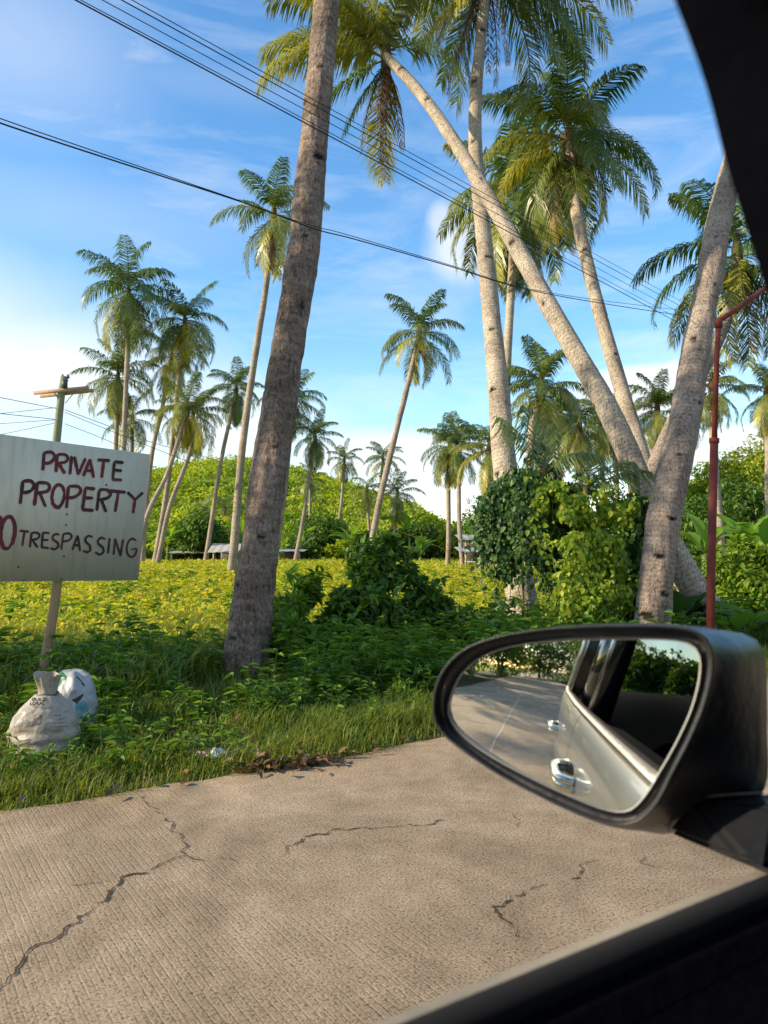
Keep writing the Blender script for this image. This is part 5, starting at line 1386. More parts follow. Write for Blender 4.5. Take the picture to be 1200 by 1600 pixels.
def finish_sack(t, V, q, base, mats, prints, words):
    cen = V[q].mean(axis=1) + np.array(base)
    nrm = np.cross(V[q[:, 1]] - V[q[:, 0]], V[q[:, 3]] - V[q[:, 0]])
    view = cen - np.array([0, 0, CAM_H])
    front = np.einsum('ij,ij->i', nrm, view) < 0
    mi = np.zeros(len(q), dtype=int)
    pxy = np.array([proj(c) for c in cen])
    for mid, poly in prints:
        for k in range(len(q)):
            if front[k] and in_poly(pxy[k, 0], pxy[k, 1], poly): mi[k] = mid
    body = mk('body', V, q, None, mats, t, True, midx=mi)
    bvh = BVHTree.FromPolygons([tuple(v + np.array(base)) for v in V], [tuple(x_) for x_ in q])
    rr = np.random.default_rng(5)
    def to3(cx, cy):
        r = ray(*crop5(cx, cy)).normalized(); h = bvh.ray_cast(Vector((0, 0, CAM_H)), r)
        if h[0] is None: h = bvh.find_nearest(Vector((0, 0, CAM_H)) + r * (Vector(base) - Vector((0, 0, CAM_H))).length)
        return h[0] - r * 0.004
    for nm, polys, wd, mat in words:
        vd = (Vector((0, 0, CAM_H)) - Vector(base)).normalized()
        strokes(nm, [(polys, wd, M[mat])], body, to3, lambda p: np.array(p) - np.array(base), vd, rr)
    return body


b1 = ground_px(69, 1176); b1.z = -0.03
t1, V1, q1 = sack('white woven sack tied at the top, printed BUILD LOKAL, in front', b1, 0.405, 0.212, 0.20, 3, None, True, (0.015, 0.0))
pr1 = [(2, [crop5(*p) for p in ((140, 850), (290, 835), (290, 770), (240, 765), (235, 690), (200, 700), (150, 740))]),
       (1, [crop5(*p) for p in ((275, 842), (440, 815), (440, 705), (415, 715), (410, 745), (390, 735), (355, 755), (350, 780), (300, 775), (285, 800))])]
W1 = []
BL = [  # BUILD / LOKAL, in the measured crop
    [(340, 535), (334, 566)], [(340, 535), (360, 537), (355, 549), (337, 550), (358, 553), (352, 566), (334, 566)],
    [(376, 535), (371, 558), (380, 566), (394, 562), (400, 537)], [(413, 536), (408, 566)], [(428, 536), (422, 565), (440, 566)], [(454, 537), (448, 566), (466, 562), (474, 550), (468, 539), (454, 537)],
    [(324, 576), (316, 606), (334, 607)], [(360, 577), (347, 580), (342, 600), (352, 607), (364, 598), (366, 582), (358, 577)], [(386, 576), (380, 607)], [(406, 577), (384, 592), (404, 607)],
    [(424, 578), (410, 606)], [(424, 578), (434, 605)], [(415, 597), (430, 597)], [(452, 578), (446, 603), (468, 602)]]
W1.append(('printing', BL, 0.0055, 'ink'))
marks = [[(330, 622), (470, 618)], [(360, 640), (560, 630)], [(420, 655), (540, 645)], [(200, 880), (290, 872)], [(170, 960), (180, 925)], [(200, 985), (330, 965)], [(660, 690), (720, 670)], [(540, 800), (700, 790)], [(600, 770), (690, 735)], [(230, 1010), (300, 1000)], [(560, 720), (640, 712)], [(520, 840), (720, 828)]]
W1.append(('printing', marks, 0.003, 'sack_grey'))
finish_sack(t1, V1, q1, b1, [M['sack_white'], M['sack_grey'], M['sack_pale_grey']], pr1, W1)
tb_ = MB(); a_ = np.linspace(0, 2 * math.pi, 25)
tb_.tube(np.stack([0.015 + 0.062 * np.cos(a_), 0.058 * np.sin(a_), np.full(25, 0.402) + 0.004 * np.sin(3 * a_)], axis=1), 0.007, 6, False); tb_.build('tie', M['sack_grey'], t1, True)

b2 = ground_px(112, 1143); b2.z = -0.03
t2, V2, q2 = sack('white sack with green and teal print leaning behind the tied sack', b2, 0.455, 0.165, 0.18, 9, None, False, (-0.02, 0.04))
pr2 = [(1, [crop5(*p) for p in ((400, 265), (470, 235), (640, 245), (710, 330), (570, 450), (540, 470), (380, 330))]),
       (2, [crop5(*p) for p in ((790, 590), (890, 560), (940, 720), (900, 770), (800, 760))]),
       (3, [crop5(*p) for p in ((745, 560), (860, 495), (870, 520), (800, 600))])]
W2 = [('printing', [[(578, 360), (586, 330)], [(596, 356), (604, 326)], [(612, 350), (618, 322)], [(628, 344), (634, 316)]], 0.005, 'ink_pale'),
      ('printing', [[(790, 310), (815, 335)], [(815, 330), (845, 365)], [(850, 372), (880, 412)]], 0.010, 'ink')]
finish_sack(t2, V2, q2, b2, [M['sack_blue'], M['sack_green'], M['sack_teal'], M['ink']], pr2, W2)

# ------------------------------------------------------------------ litter on the verge
def crumple(name, label, cat, base, s, mat, seed, flatz=0.6):
    rr = np.random.default_rng(seed)
    t = MB(); nu, nv = 22, 14
    v = np.linspace(0, math.pi, nv); a = np.linspace(0, 2 * math.pi, nu, endpoint=False)
    Vv, Aa = np.meshgrid(v, a, indexing='ij')
    r = s * (0.65 + 0.7 * vnoise(np.cos(Aa) * 2.2 + seed, np.sin(Aa) * 2.2 + Vv * 2.4, seed))
    V = np.stack([r * np.sin(Vv) * np.cos(Aa) * 1.2, r * np.sin(Vv) * np.sin(Aa), r * np.cos(Vv) * flatz], axis=-1).reshape(-1, 3)
    i = np.arange(nv - 1)[:, None] * nu; j = np.arange(nu)[None, :]; j2 = (j + 1) % nu
    q = np.stack([i + j, i + j2, i + nu + j2, i + nu + j], axis=-1).reshape(-1, 4)
    o = mk(name, V, q, None, mat); o.location = (base.x, base.y, base.z + s * flatz * 0.6)
    return tag(o, label, cat)


M['plastic'] = flat('white_plastic_film', (0.72, 0.71, 0.70), 0.4, 0.4)
M['pinkplastic'] = flat('pale_pink_plastic_film', (0.55, 0.38, 0.37), 0.45, 0.4)
crumple('plastic_bag', 'crumpled white plastic bag lying on the verge by the road', 'plastic bag', ground_px(337, 1184), 0.058, M['plastic'], 3)
crumple('plastic_bag', 'crumpled pinkish plastic wrapper left of the white bag', 'plastic wrapper', ground_px(320, 1182), 0.045, M['pinkplastic'], 5)
crumple('coconut_husk', 'brown coconut husk lying in the grass right of the sacks', 'coconut husk', ground_px(252, 1170), 0.045, M['husk'], 7)
crumple('coconut_husk', 'small brown husk piece in the grass just right of the front sack', 'coconut husk', ground_px(125, 1180), 0.035, M['husk'], 8)
tw = MB(); a0, a1 = ground_px(343, 1188), ground_px(377, 1182); tw.tube([a0 + Vector((0, 0, 0.03)), (a0 + a1) / 2 + Vector((0, 0, 0.035)), a1 + Vector((0, 0, 0.05))], 0.008, 6)
M['twig'] = flat('dry_twig', (0.42, 0.32, 0.21), 0.8, 0.1)
tag(tw.build('twig', M['twig'], None, True), 'pale dry twig lying beside the white plastic bag', 'twig')
tw = MB(); a0 = ground_px(515, 1080)
for dx, dz in ((-0.10, 0.22), (0.03, 0.25), (0.10, 0.2), (0.16, 0.16)):
    tw.tube([a0, a0 + Vector((dx * 0.6, 0, dz * 0.6)), a0 + Vector((dx, 0.03, dz))], [0.006, 0.005, 0.002], 5)
tag(tw.build('dead_branch', M['twig'], None, True), 'small bare dead branch sticking out of the verge', 'branch')
hk = thing('dry_palm_leaf', 'brown dry palm sheath lying at the left edge of the verge', 'dry leaf', ground_px(8, 1245))
mb = MB(); frond_geo((0.0, 0, 0.05), R(200), R(6), R(8), 0.35, 12, 0.10, np.random.default_rng(4), mb, 0, True, wid=0.03); mb.build('blade', M['litter'], hk, False, 'tint')
rr_ = np.random.default_rng(66)
n = 150
px_ = rr_.normal(455, 42, n); py_ = 1196 - (px_ - 455) * 0.10 + rr_.normal(0, 5, n)
pts_ = np.array([tuple(ground_px(a, b)) for a, b in zip(px_, py_)])
n2_ = 90
e_ = np.array([tuple(fl(f, ROAD_L + rr_.normal(0.05, 0.10))) for f in rr_.uniform(-3.5, 7, n2_)])
n3_ = 60
e3 = np.array([tuple(ground_px(a, b)) for a, b in zip(rr_.uniform(160, 420, n3_), rr_.uniform(1130, 1195, n3_))])
pts_ = np.concatenate([pts_, e_, e3]); n = len(pts_)
pts_[:, 2] = 0.012 + 0.03 * rr_.random(n) ** 2
V, q = leaf_geo(pts_, rand_dirs(n, rr_) * np.array([1, 1, 0.3]) + np.array([0, 0, 0.08]), np.array([0, 0, 1.0]) + rand_dirs(n, rr_) * 0.5, 0.05 + 0.06 * rr_.random(n), 0.022 + 0.022 * rr_.random(n), 0.3, 0.1)
tag(mk('leaf_litter', V, q, None, M['litter']), 'dry brown leaves gathered along the road edge', kind='stuff')

# ------------------------------------------------------------------ poles, wires, sheds
M['grey_wood'] = flat('weathered_pole_wood', (0.22, 0.24, 0.17), 0.85, 0.15, nscale=6, namt=0.3)
M['arm_wood'] = flat('pinkish_crossarm_wood', (0.38, 0.27, 0.20), 0.85, 0.1, nscale=6, namt=0.3)
M['dark_metal'] = flat('dark_transformer_metal', (0.05, 0.06, 0.07), 0.5, 0.4)
M['porcelain'] = flat('dark_porcelain', (0.10, 0.07, 0.06), 0.3, 0.5)
UD = 27.0
ub = ground_at(78, UD)
up = thing('utility_pole', 'wooden utility pole with a double crossarm behind the sign', 'utility pole', ub)
def u_(px, py, dd=0.0): return np.array(P(px, py, UD + dd)) - np.array(ub)
pb = MB(); pb.tube([u_(78, 915) * np.array([1, 1, 0]) + np.array([0, 0, -0.3]), u_(88, 690), u_(97, 606), u_(100, 588)], [0.17, 0.145, 0.12, 0.115], 12); pb.build('pole', M['grey_wood'], up, True)
for (a, b, dd) in (((53, 614), (138, 606), -0.16), ((63, 619), (146, 610), 0.16)):
    m1 = MB(); A = u_(*a, dd); B = u_(*b, dd); d = (B - A) / np.linalg.norm(B - A); Mx = Matrix((d, np.cross([0, 0, 1], d), np.cross(d, np.cross([0, 0, 1], d)))).transposed()
    m1.box((A + B) / 2, (np.linalg.norm(B - A), 0.09, 0.12), Mx); m1.build('crossarm', M['arm_wood'], up)
for a, b in (((84, 612), (94, 628)), ((118, 611), (102, 630))):
    m1 = MB(); m1.tube([u_(*a, -0.12), u_(*b, -0.1)], 0.018, 5); m1.build('brace', M['grey_wood'], up)
m1 = MB(); m1.tube([u_(101, 606, -0.22), u_(101, 594, -0.22)], [0.10, 0.10], 10); m1.build('transformer', M['dark_metal'], up, True)
for px in (98, 106):
    m1 = MB(); m1.tube([u_(px, 596, 0.0), u_(px, 591, 0), u_(px, 590.5, 0), u_(px, 588.5, 0), u_(px, 588, 0), u_(px, 585, 0)], [0.02, 0.02, 0.07, 0.07, 0.04, 0.03], 8); m1.build('insulator', M['porcelain'], up, True)
M['cable'] = flat('black_cable', (0.018, 0.018, 0.022), 0.6, 0.3)
M['cable_lit'] = flat('pale_worn_cable', (0.42, 0.36, 0.22), 0.6, 0.3)  # same cable with the sunlight painted in as a pale colour


def cable(label, pts, r, group, mat='cable', sag=0.0, n=50):
    p = spline([P(*q_) for q_ in pts], n)
    if sag:
        u = np.linspace(0, 1, n); p[:, 2] -= sag * 4 * u * (1 - u)
    b = MB(); b.tube(p, r, 5)
    return tag(b.build('power_cable', M[mat], None, True), label, 'power cable', group)


gp = 'overhead cables crossing the sky'
# straight runs in space, near on the left and far on the right; each entry gives two points of the run
for lab, a, b, r in (
        ('lowest and thickest of the overhead cables at the top', (118, 0, 5.0), (1205, 582, 19.0), 0.0055),
        ('overhead cable running just above the thickest one', (126, 0, 5.05), (1205, 575, 19.0), 0.0034),
        ('middle overhead cable of the upper bundle', (160, 0, 5.1), (1205, 566, 19.2), 0.0034),
        ('second highest overhead cable in the upper bundle', (190, 0, 5.15), (1205, 556, 19.4), 0.0044),
        ('highest of the overhead cables at the top', (206, 0, 5.2), (1205, 548, 19.6), 0.0034)):
    A, B = P(*a), P(*b); d = (B - A)
    A2 = A - d * 0.22; B2 = B + d * 0.25
    p = np.array([tuple(A2 + (B2 - A2) * u) for u in np.linspace(0, 1, 60)])
    m1 = MB(); m1.tube(p, r, 5); tag(m1.build('power_cable', M['cable'], None, True), lab, 'power cable', gp)
cable('heavy sagging cable crossing the middle of the sky', [(-90, 155, 4.6), (0, 192, 5.0), (200, 258, 5.8), (385, 318, 6.7), (490, 357, 7.3), (555, 374, 7.7), (700, 415, 8.9), (850, 458, 10.6), (1075, 494, 14.6), (1180, 505, 18)], 0.0062, gp)
cable('thin cable twisted along the heavy sagging one', [(-90, 148, 4.6), (0, 185, 5.0), (200, 254, 5.8), (385, 317, 6.68), (440, 338, 7.0), (500, 356, 7.32), (540, 366, 7.6), (700, 413, 8.88), (850, 456, 10.6), (1075, 486, 14.6), (1180, 497, 18)], 0.004, gp)
lf_ = MB(); frond_geo(P(372, 312, 6.62), R(-20), R(-12), R(20), 0.22, 14, 0.06, np.random.default_rng(2), lf_, 0.0, False, wid=0.012)
tag(lf_.build('leaf_scrap', M['frond'], None, False, 'tint'), 'scrap of palm leaf caught on the sagging cable', 'leaf scrap')
gl = 'thin cables at the utility pole'
for i, (lab, pts, m) in enumerate((
        ('upper thin cable running left from the utility pole', [(-40, 612, 20), (0, 621, 22), (87, 638, 27)], 'cable'), ('second thin cable running left from the utility pole', [(-40, 648, 30), (0, 646, 29), (87, 637, 27)], 'cable'),
        ('third thin cable running left from the utility pole', [(-40, 640, 20), (0, 646, 22), (85, 655, 27)], 'cable'), ('fourth thin cable running left from the utility pole', [(-40, 664, 30), (0, 662, 29), (85, 656, 27)], 'cable'),
        ('lowest thin cable running left from the utility pole', [(-40, 686, 30), (20, 675, 28.5), (85, 661, 27)], 'cable'),
        ('upper thin cable running right from the utility pole down across the hill', [(101, 640, 27), (160, 662, 28), (240, 692, 29), (340, 720, 30), (450, 765, 32), (560, 805, 35), (680, 852, 40), (720, 870, 43)], 'cable_lit'),
        ('second thin cable running right from the utility pole', [(101, 644, 27), (160, 668, 28), (245, 702, 29), (310, 728, 30)], 'cable'),
        ('lower thin cable running right from the utility pole', [(101, 662, 27), (160, 685, 28), (225, 715, 29)], 'cable'))):
    cable(lab, pts, 0.011 if m == 'cable' else 0.014, gl, m)

M['red_paint'] = flat('rusty_red_paint', (0.125, 0.030, 0.022), 0.7, 0.2, nscale=9, namt=0.6)
rb_ = ground_at(1106, 8.7); RD = 8.7
rp_ = thing('lamp_post', 'rusty red steel pole with a slanting arm by the leaning trunks', 'pole', rb_)
def r_(px, py, dd=0.0): return np.array(P(px, py, RD + dd)) - np.array(rb_)
m1 = MB(); m1.tube([(0, 0, -0.2), r_(1111, 900), r_(1116, 690)], [0.047, 0.047, 0.045], 14); m1.build('lower_pole', M['red_paint'], rp_, True)
m1 = MB(); m1.tube([r_(1116, 690), r_(1120, 560), r_(1123, 506)], [0.030, 0.030, 0.028], 12); m1.build('upper_pole', M['red_paint'], rp_, True)
m1 = MB(); m1.tube([r_(1116, 693), r_(1116, 692), r_(1116, 685), r_(1116.1, 684)], [0.042, 0.056, 0.056, 0.034], 14); m1.build('collar', M['red_paint'], rp_, True)
m1 = MB(); m1.tube([r_(1120, 503), r_(1150, 484, 0.1), r_(1185, 458, 0.25), r_(1240, 420, 0.5)], 0.030, 10); m1.build('arm', M['red_paint'], rp_, True)
m1 = MB(); m1.tube([r_(1123, 512), r_(1122.5, 500), r_(1122, 497)], [0.045, 0.045, 0.02], 10); m1.build('cap', M['red_paint'], rp_, True)
m1 = MB(); m1.tube([r_(1240, 420, 0.5), r_(1262, 405, 0.6), r_(1275, 400, 0.65)], [0.05, 0.11, 0.03], 10); m1.build('lamp_head', M['dark_metal'], rp_, True)

fp = ground_at(1055, 17.0)
m1 = MB(); m1.tube([fp - Vector((0, 0, 0.2)), fp + Vector((0, 0, 0.4)), P(1052, 868, 17.0)], 0.05, 8)
tag(m1.build('fence_post', M['bamboo'], None, True), 'short pale post standing in the field between the two leaning trunks', 'post')

M['tin_white'] = flat('pale_corrugated_roof', (0.42, 0.39, 0.34), 0.55, 0.3, nscale=3, namt=0.2)
M['tin_blue'] = flat('grey_blue_roof_sheet', (0.30, 0.34, 0.38), 0.5, 0.3, nscale=3, namt=0.2)
M['shed_wall'] = flat('dark_shed_boards', (0.09, 0.075, 0.055), 0.9, 0.1, nscale=5, namt=0.4)
M['post_wood'] = flat('pale_post_wood', (0.40, 0.32, 0.22), 0.8, 0.1)


def corrugated(A, B, C, D, n=36, amp=0.02):
    """roof sheet from eave A-B up to ridge D-C"""
    A, B, C, D = [np.array(k) for k in (A, B, C, D)]
    nr = np.cross(B - A, D - A); nr = nr / np.linalg.norm(nr); nr = nr * (1 if nr[2] > 0 else -1)
    V = []
    for th in (0, -0.012):
        for i in range(n + 1):
            u = i / n; o = nr * (amp * math.sin(u * n * 1.57) + th)
            V.append(A + (B - A) * u + o); V.append(D + (C - D) * u + o)
    q = [(2 * i, 2 * i + 2, 2 * i + 3, 2 * i + 1) for i in range(n)]
    k = 2 * (n + 1); q += [(k + 2 * i + 1, k + 2 * i + 3, k + 2 * i + 2, k + 2 * i) for i in range(n)]
    return np.array(V), q


def shed(name, label, px0, px1, d, z_eave, z_top, depth, roofmat, open_sided=True, gable=False, group=None):
    b = (ground_at(px0, d) + ground_at(px1, d)) / 2
    t = thing(name, label, 'shed', b, 0, group)
    w2 = (ground_at(px1, d).x - ground_at(px0, d).x) / 2
    o = 0.35
    V, q = corrugated((-w2 - o, -o, z_eave), (w2 + o, -o, z_eave), (w2 + o, depth * (0.5 if gable else 1) + (0 if gable else o), z_top), (-w2 - o, depth * (0.5 if gable else 1) + (0 if gable else o), z_top), max(16, int(w2 * 14)))
    if gable:
        V2, q2_ = corrugated((w2 + o, depth + o, z_eave), (-w2 - o, depth + o, z_eave), (-w2 - o, depth * 0.5 + 0.01, z_top), (w2 + o, depth * 0.5 + 0.01, z_top), max(16, int(w2 * 14)))
        q = q + [tuple(np.array(k) + len(V)) for k in q2_]; V = np.concatenate([V, V2])
    mk('roof', V, q, None, roofmat, t)
    for sx in (-w2, w2):
        for yy in (0.0, depth):
            m = MB(); m.box((sx, yy, (z_eave - 0.05) / 2), (0.1, 0.1, z_eave - 0.05 if yy == 0 or gable else z_top - 0.1 - 0.0)); m.build('post', M['post_wood'], t)
    if not open_sided:
        m = MB(); m.box((0, depth - 0.12, (z_eave - 0.1) / 2), (w2 * 2 - 0.12, 0.05, z_eave - 0.1)); m.build('wall', M['shed_wall'], t)
    return t, w2


sd, w2 = shed('shed', 'low long shed with a pale flat roof left of the thin tall trunk', 268, 322, 57, 0.65, 0.85, 3.0, M['tin_white'], False)
sd, w2 = shed('shed', 'low shed with a whitish pitched roof beside the thin tall trunk', 334, 366, 52, 0.75, 1.35, 2.6, M['tin_white'], False, True)
sd, w2 = shed('shed', 'low grey roofed shed right of the thick trunk', 436, 468, 55, 0.8, 0.95, 3.0, M['tin_blue'], False)
sd, w2 = shed('hut', 'small open hut with a grey blue roof at the far edge of the field', 728, 768, 38, 0.95, 1.15, 2.2, M['tin_blue'], True)
m = MB(); m.box((-0.1, 1.0, 0.42), (w2 * 1.5, 0.9, 0.05)); m.build('table', M['tin_blue'], sd)
m = MB(); m.box((0.25, 0.3, 0.2), (0.42, 0.3, 0.4)); m.build('water_tank', M['tin_white'], sd)
sd2, w3 = shed('hut', 'second hut roof raised behind the open hut', 728, 764, 42, 1.55, 1.85, 2.5, M['tin_blue'], False)
# ------------------------------------------------------------------ the car we look out of (local axes: x forward, y left, z up)
car = thing('parked_car', 'silver grey car with dark cabin, window sill and black door mirror in front', 'car', (0, 0, 0), HEAD)
rotm = Matrix.Rotation(-HEAD, 3, 'Z')
def cl_(p): return np.array(rotm @ Vector(p))
LC = -0.56                                            # centre line of the car
M['paint'] = flat('silver_grey_car_paint', (0.29, 0.29, 0.272), 0.30, 0.5, 0.55, Coat_Weight=0.6, Coat_Roughness=0.04)
M['chrome'] = flat('satin_chrome', (0.78, 0.74, 0.66), 0.16, 0.5, 1.0)
M['black_trim'] = flat('black_plastic', (0.012, 0.012, 0.013), 0.42, 0.45, nscale=40, namt=0.2)
M['gloss_black'] = flat('gloss_black_plastic', (0.010, 0.010, 0.012), 0.18, 0.5)
M['cabin'] = flat('dark_cabin_trim', (0.0018, 0.002, 0.0042), 0.9, 0.03, nscale=60, namt=0.3)
M['rubber'] = flat('black_rubber', (0.015, 0.015, 0.015), 0.8, 0.2)
M['tint_glass'] = flat('dark_tinted_glass', (0.010, 0.012, 0.013), 0.015, 0.75)
M['dusty'] = flat('dusty_sill_rubber', (0.21, 0.185, 0.145), 0.55, 0.3, nscale=50, namt=0.15)  # beige that paints the sunlit strip along the window sill
M['dusty_dark'] = flat('worn_dark_rubber', (0.07, 0.06, 0.05), 0.6, 0.3, nscale=50, namt=0.2)
M['tyre'] = M['rubber']
M['lining'] = flat('pale_grey_headliner', (0.42, 0.42, 0.40), 0.9, 0.1)
g_ = NT('clear_window_glass'); fr_ = g_.n('Fresnel'); fr_.inputs['IOR'].default_value = 1.5
tr_ = g_.n('BsdfTransparent'); tr_.inputs['Color'].default_value = rgb(0.42, 0.45, 0.43)
gs_ = g_.n('BsdfGlossy'); gs_.inputs['Roughness'].default_value = 0.0
mx_ = g_.n('MixShader'); g_.l(fr_.outputs[0], mx_.inputs[0]); g_.l(tr_.outputs[0], mx_.inputs[1]); g_.l(gs_.outputs[0], mx_.inputs[2]); M['clear_glass'] = g_.done(mx_.outputs[0])
M['alloy'] = flat('alloy_rim', (0.55, 0.55, 0.55), 0.3, 0.5, 0.9)
M['red_lamp'] = flat('red_lamp_glass', (0.35, 0.01, 0.01), 0.15, 0.5)
M['clear_lamp'] = flat('clear_lamp_glass', (0.6, 0.62, 0.65), 0.1, 0.6)
t_ = NT('mirror_glass'); M['mirror'] = t_.done(t_.principled(rgb(0.80, 0.82, 0.80), 0.012, 0.5, 1.0))

PROF = np.array([(0.80, 0.27), (0.875, 0.36), (0.915, 0.48), (0.935, 0.66), (0.938, 0.80), (0.928, 0.90), (0.912, 0.97), (0.898, 1.03), (0.878, 1.075), (0.862, 1.095)])
_s = np.concatenate([[0], np.cumsum(np.linalg.norm(np.diff(PROF, axis=0), axis=1))])
PF = np.stack([np.interp(np.linspace(0, _s[-1], 46), _s, PROF[:, k]) for k in (0, 1)], axis=1)
WH = (1.36, -1.34)


def taper(f):
    return np.interp(f, [-2.25, -1.9, -1.4, -0.7, 0.2, 0.9, 1.5, 2.0, 2.3], [0.86, 0.915, 0.962, 0.992, 1.0, 0.992, 0.965, 0.90, 0.78])


def belt_z(f): return np.interp(f, [-2.2, -1.2, 0.0, 0.7, 1.0, 2.3], [0.035, 0.018, 0.0, -0.006, -0.03, -0.22])


def side_panel(name, f0, f1, sg, mat, parent, gap=0.004, z0=0.0, z1=9.0):
    ff = np.arange(f0 + gap, f1 - gap + 1e-6, 0.02)
    ff = np.append(ff[ff < f1 - gap - 0.004], f1 - gap)
    F_, K_ = np.meshgrid(ff, np.arange(len(PF)), indexing='ij')
    hw = PF[K_, 0] * taper(F_); z = PF[K_, 1] + belt_z(F_) * np.clip((PF[K_, 1] - 0.3) / 0.8, 0, 1)
    V = np.stack([F_, LC + sg * hw, z], axis=-1)
    q = []; nk = len(PF)
    for i in range(len(ff) - 1):
        for k in range(nk - 1):
            c = V[i:i + 2, k:k + 2].reshape(-1, 3).mean(axis=0)
            if any((c[0] - w_) ** 2 + (c[2] - 0.36) ** 2 < 0.415 ** 2 for w_ in WH): continue
            if not (z0 <= c[2] <= z1): continue
            a = i * nk + k; r = (a, a + nk, a + nk + 1, a + 1)
            q.append(r if sg < 0 else r[::-1])
    return mk(name, V.reshape(-1, 3), q, None, mat, parent, True)


for sg in (1, -1):
    side_panel('fender', 0.86, 2.26, sg, M['paint'], car)
    d1 = side_panel('door', -0.46, 0.86, sg, M['paint'], car)
    d2 = side_panel('door', -1.38, -0.46, sg, M['paint'], car)
    side_panel('rear_quarter', -2.24, -1.38, sg, M['paint'], car)
    for dd, fh in ((d1, -0.30), (d2, -1.20)):
        zc = 0.945
        y0 = LC + sg * float(np.interp(zc, PF[:, 1], PF[:, 0])) * float(taper(fh))
        m1 = MB()
        pts = [(fh + 0.10, y0 - sg * 0.004, zc), (fh + 0.075, y0 + sg * 0.034, zc + 0.004), (fh, y0 + sg * 0.044, zc + 0.006), (fh - 0.075, y0 + sg * 0.036, zc + 0.004), (fh - 0.105, y0 - sg * 0.004, zc)]
        p = spline(pts, 18); fr = []
        for dz, dy in ((-0.016, 0.0), (0.016, 0.0)): fr.append(p + np.array([0, 0, dz]))
        th = 0.010
        m1.tube(p + np.array([0, 0, 0.008]), 0.013, 8); m1.tube(p + np.array([0, 0, -0.008]), 0.013, 8)
        m1.build('handle', M['chrome'], dd, True)
        m1 = MB(); aa = np.linspace(0, 2 * math.pi, 20, endpoint=False)
        Vc = [(fh + 0.005 + 0.07 * math.cos(a), LC + sg * float(np.interp(zc + 0.036 * math.sin(a), PF[:, 1], PF[:, 0]) + 0.0015) * float(taper(fh + 0.07 * math.cos(a))), zc + 0.036 * math.sin(a)) for a in aa]
        Vc.append((fh, y0 + sg * 0.0015, zc)); m1.add(Vc, None, [(20, i, (i + 1) % 20) for i in range(20)]); m1.build('handle_recess', M['gloss_black'], dd, True)  # flat black disc painted for the shadow in the handle cup

# dark gaps behind the panels, under-body, bonnet, tail
ff = np.linspace(-2.2, 2.2, 40); V = []; q = []
for f in ff:
    for (a, z) in ((-1, 1.04), (-1, 0.45), (-1, 0.26), (1, 0.26), (1, 0.45), (1, 1.04)):
        hw = (np.interp(z, PF[:, 1], PF[:, 0]) - 0.03) * taper(f); V.append((f, LC + a * hw, z + (belt_z(f) if z > 1 else 0)))
for i in range(len(ff) - 1):
    for k in range(5):
        if k in (0, 1, 3, 4) and any(abs((ff[i] + ff[i + 1]) / 2 - w_) < 0.42 for w_ in WH): continue
        q.append((6 * i + k, 6 * i + 6 + k, 6 * i + 7 + k, 6 * i + k + 1))
mk('inner_shell', V, q, None, M['rubber'], car)


def deck(name, f0, f1, zf, nrow, mat, crown_=0.03, hwk=0.86):
    ff = np.linspace(f0, f1, nrow); cc = np.linspace(-1, 1, 21); V = []; q = []
    for f in ff:
        for c in cc: V.append((f, LC + c * hwk * float(taper(f)), zf(f) + crown_ * (1 - c * c)))
    for i in range(nrow - 1):
        for k in range(20): q.append((21 * i + k, 21 * i + 21 + k, 21 * i + 22 + k, 21 * i + k + 1))
    return mk(name, V, q, None, mat, car, True)


deck('bonnet', 0.98, 2.24, lambda f: 1.095 + float(belt_z(f)), 24, M['paint'], 0.06)
hb = lambda f: 0.9
for f_, nm, sgn in ((2.26, 'front_bumper', 1), (-2.24, 'rear_bumper', -1)):
    V = []; q = []; zz = np.linspace(0.27, 1.09 + float(belt_z(f_)), 18); cc = np.linspace(-1, 1, 25)
    for z in zz:
        for c in cc:
            hw = float(np.interp(z, PF[:, 1], PF[:, 0])) * float(taper(f_))
            V.append((f_ + sgn * (0.16 * (1 - abs(c) ** 2.6) - 0.10 * ((z - 0.6) / 0.5) ** 2 * (1 - abs(c))), LC + c * hw, z))
    for i in range(17):
        for k in range(24): q.append((25 * i + k, 25 * i + k + 1, 25 * i + 26 + k, 25 * i + 25 + k))
    mk(nm, V, q, None, M['paint'], car, True)
for sg in (1, -1):
    m1 = MB(); m1.tube([(2.16, LC + sg * 0.66, 0.80), (2.27, LC + sg * 0.55, 0.80), (2.31, LC + sg * 0.40, 0.79)], [0.05, 0.075, 0.04], 10); m1.build('headlight', M['clear_lamp'], car, True)
    m1 = MB(); m1.tube([(-2.16, LC + sg * 0.74, 0.80), (-2.22, LC + sg * 0.72, 0.92), (-2.18, LC + sg * 0.70, 1.05)], [0.05, 0.07, 0.05], 10); m1.build('tail_light', M['red_lamp'], car, True)
m1 = MB(); m1.box((2.34, LC, 0.62), (0.10, 0.9, 0.22)); m1.build('grille', M['black_trim'], car)


def gh(l_half_belt, z): return l_half_belt - 0.32 * (z - 1.10)     # glass house leans inwards


def gpt(f, z, sg, off=0.0): return (f, LC + sg * (gh(0.84, z) * float(taper(f)) ** 0.7 + off), z)


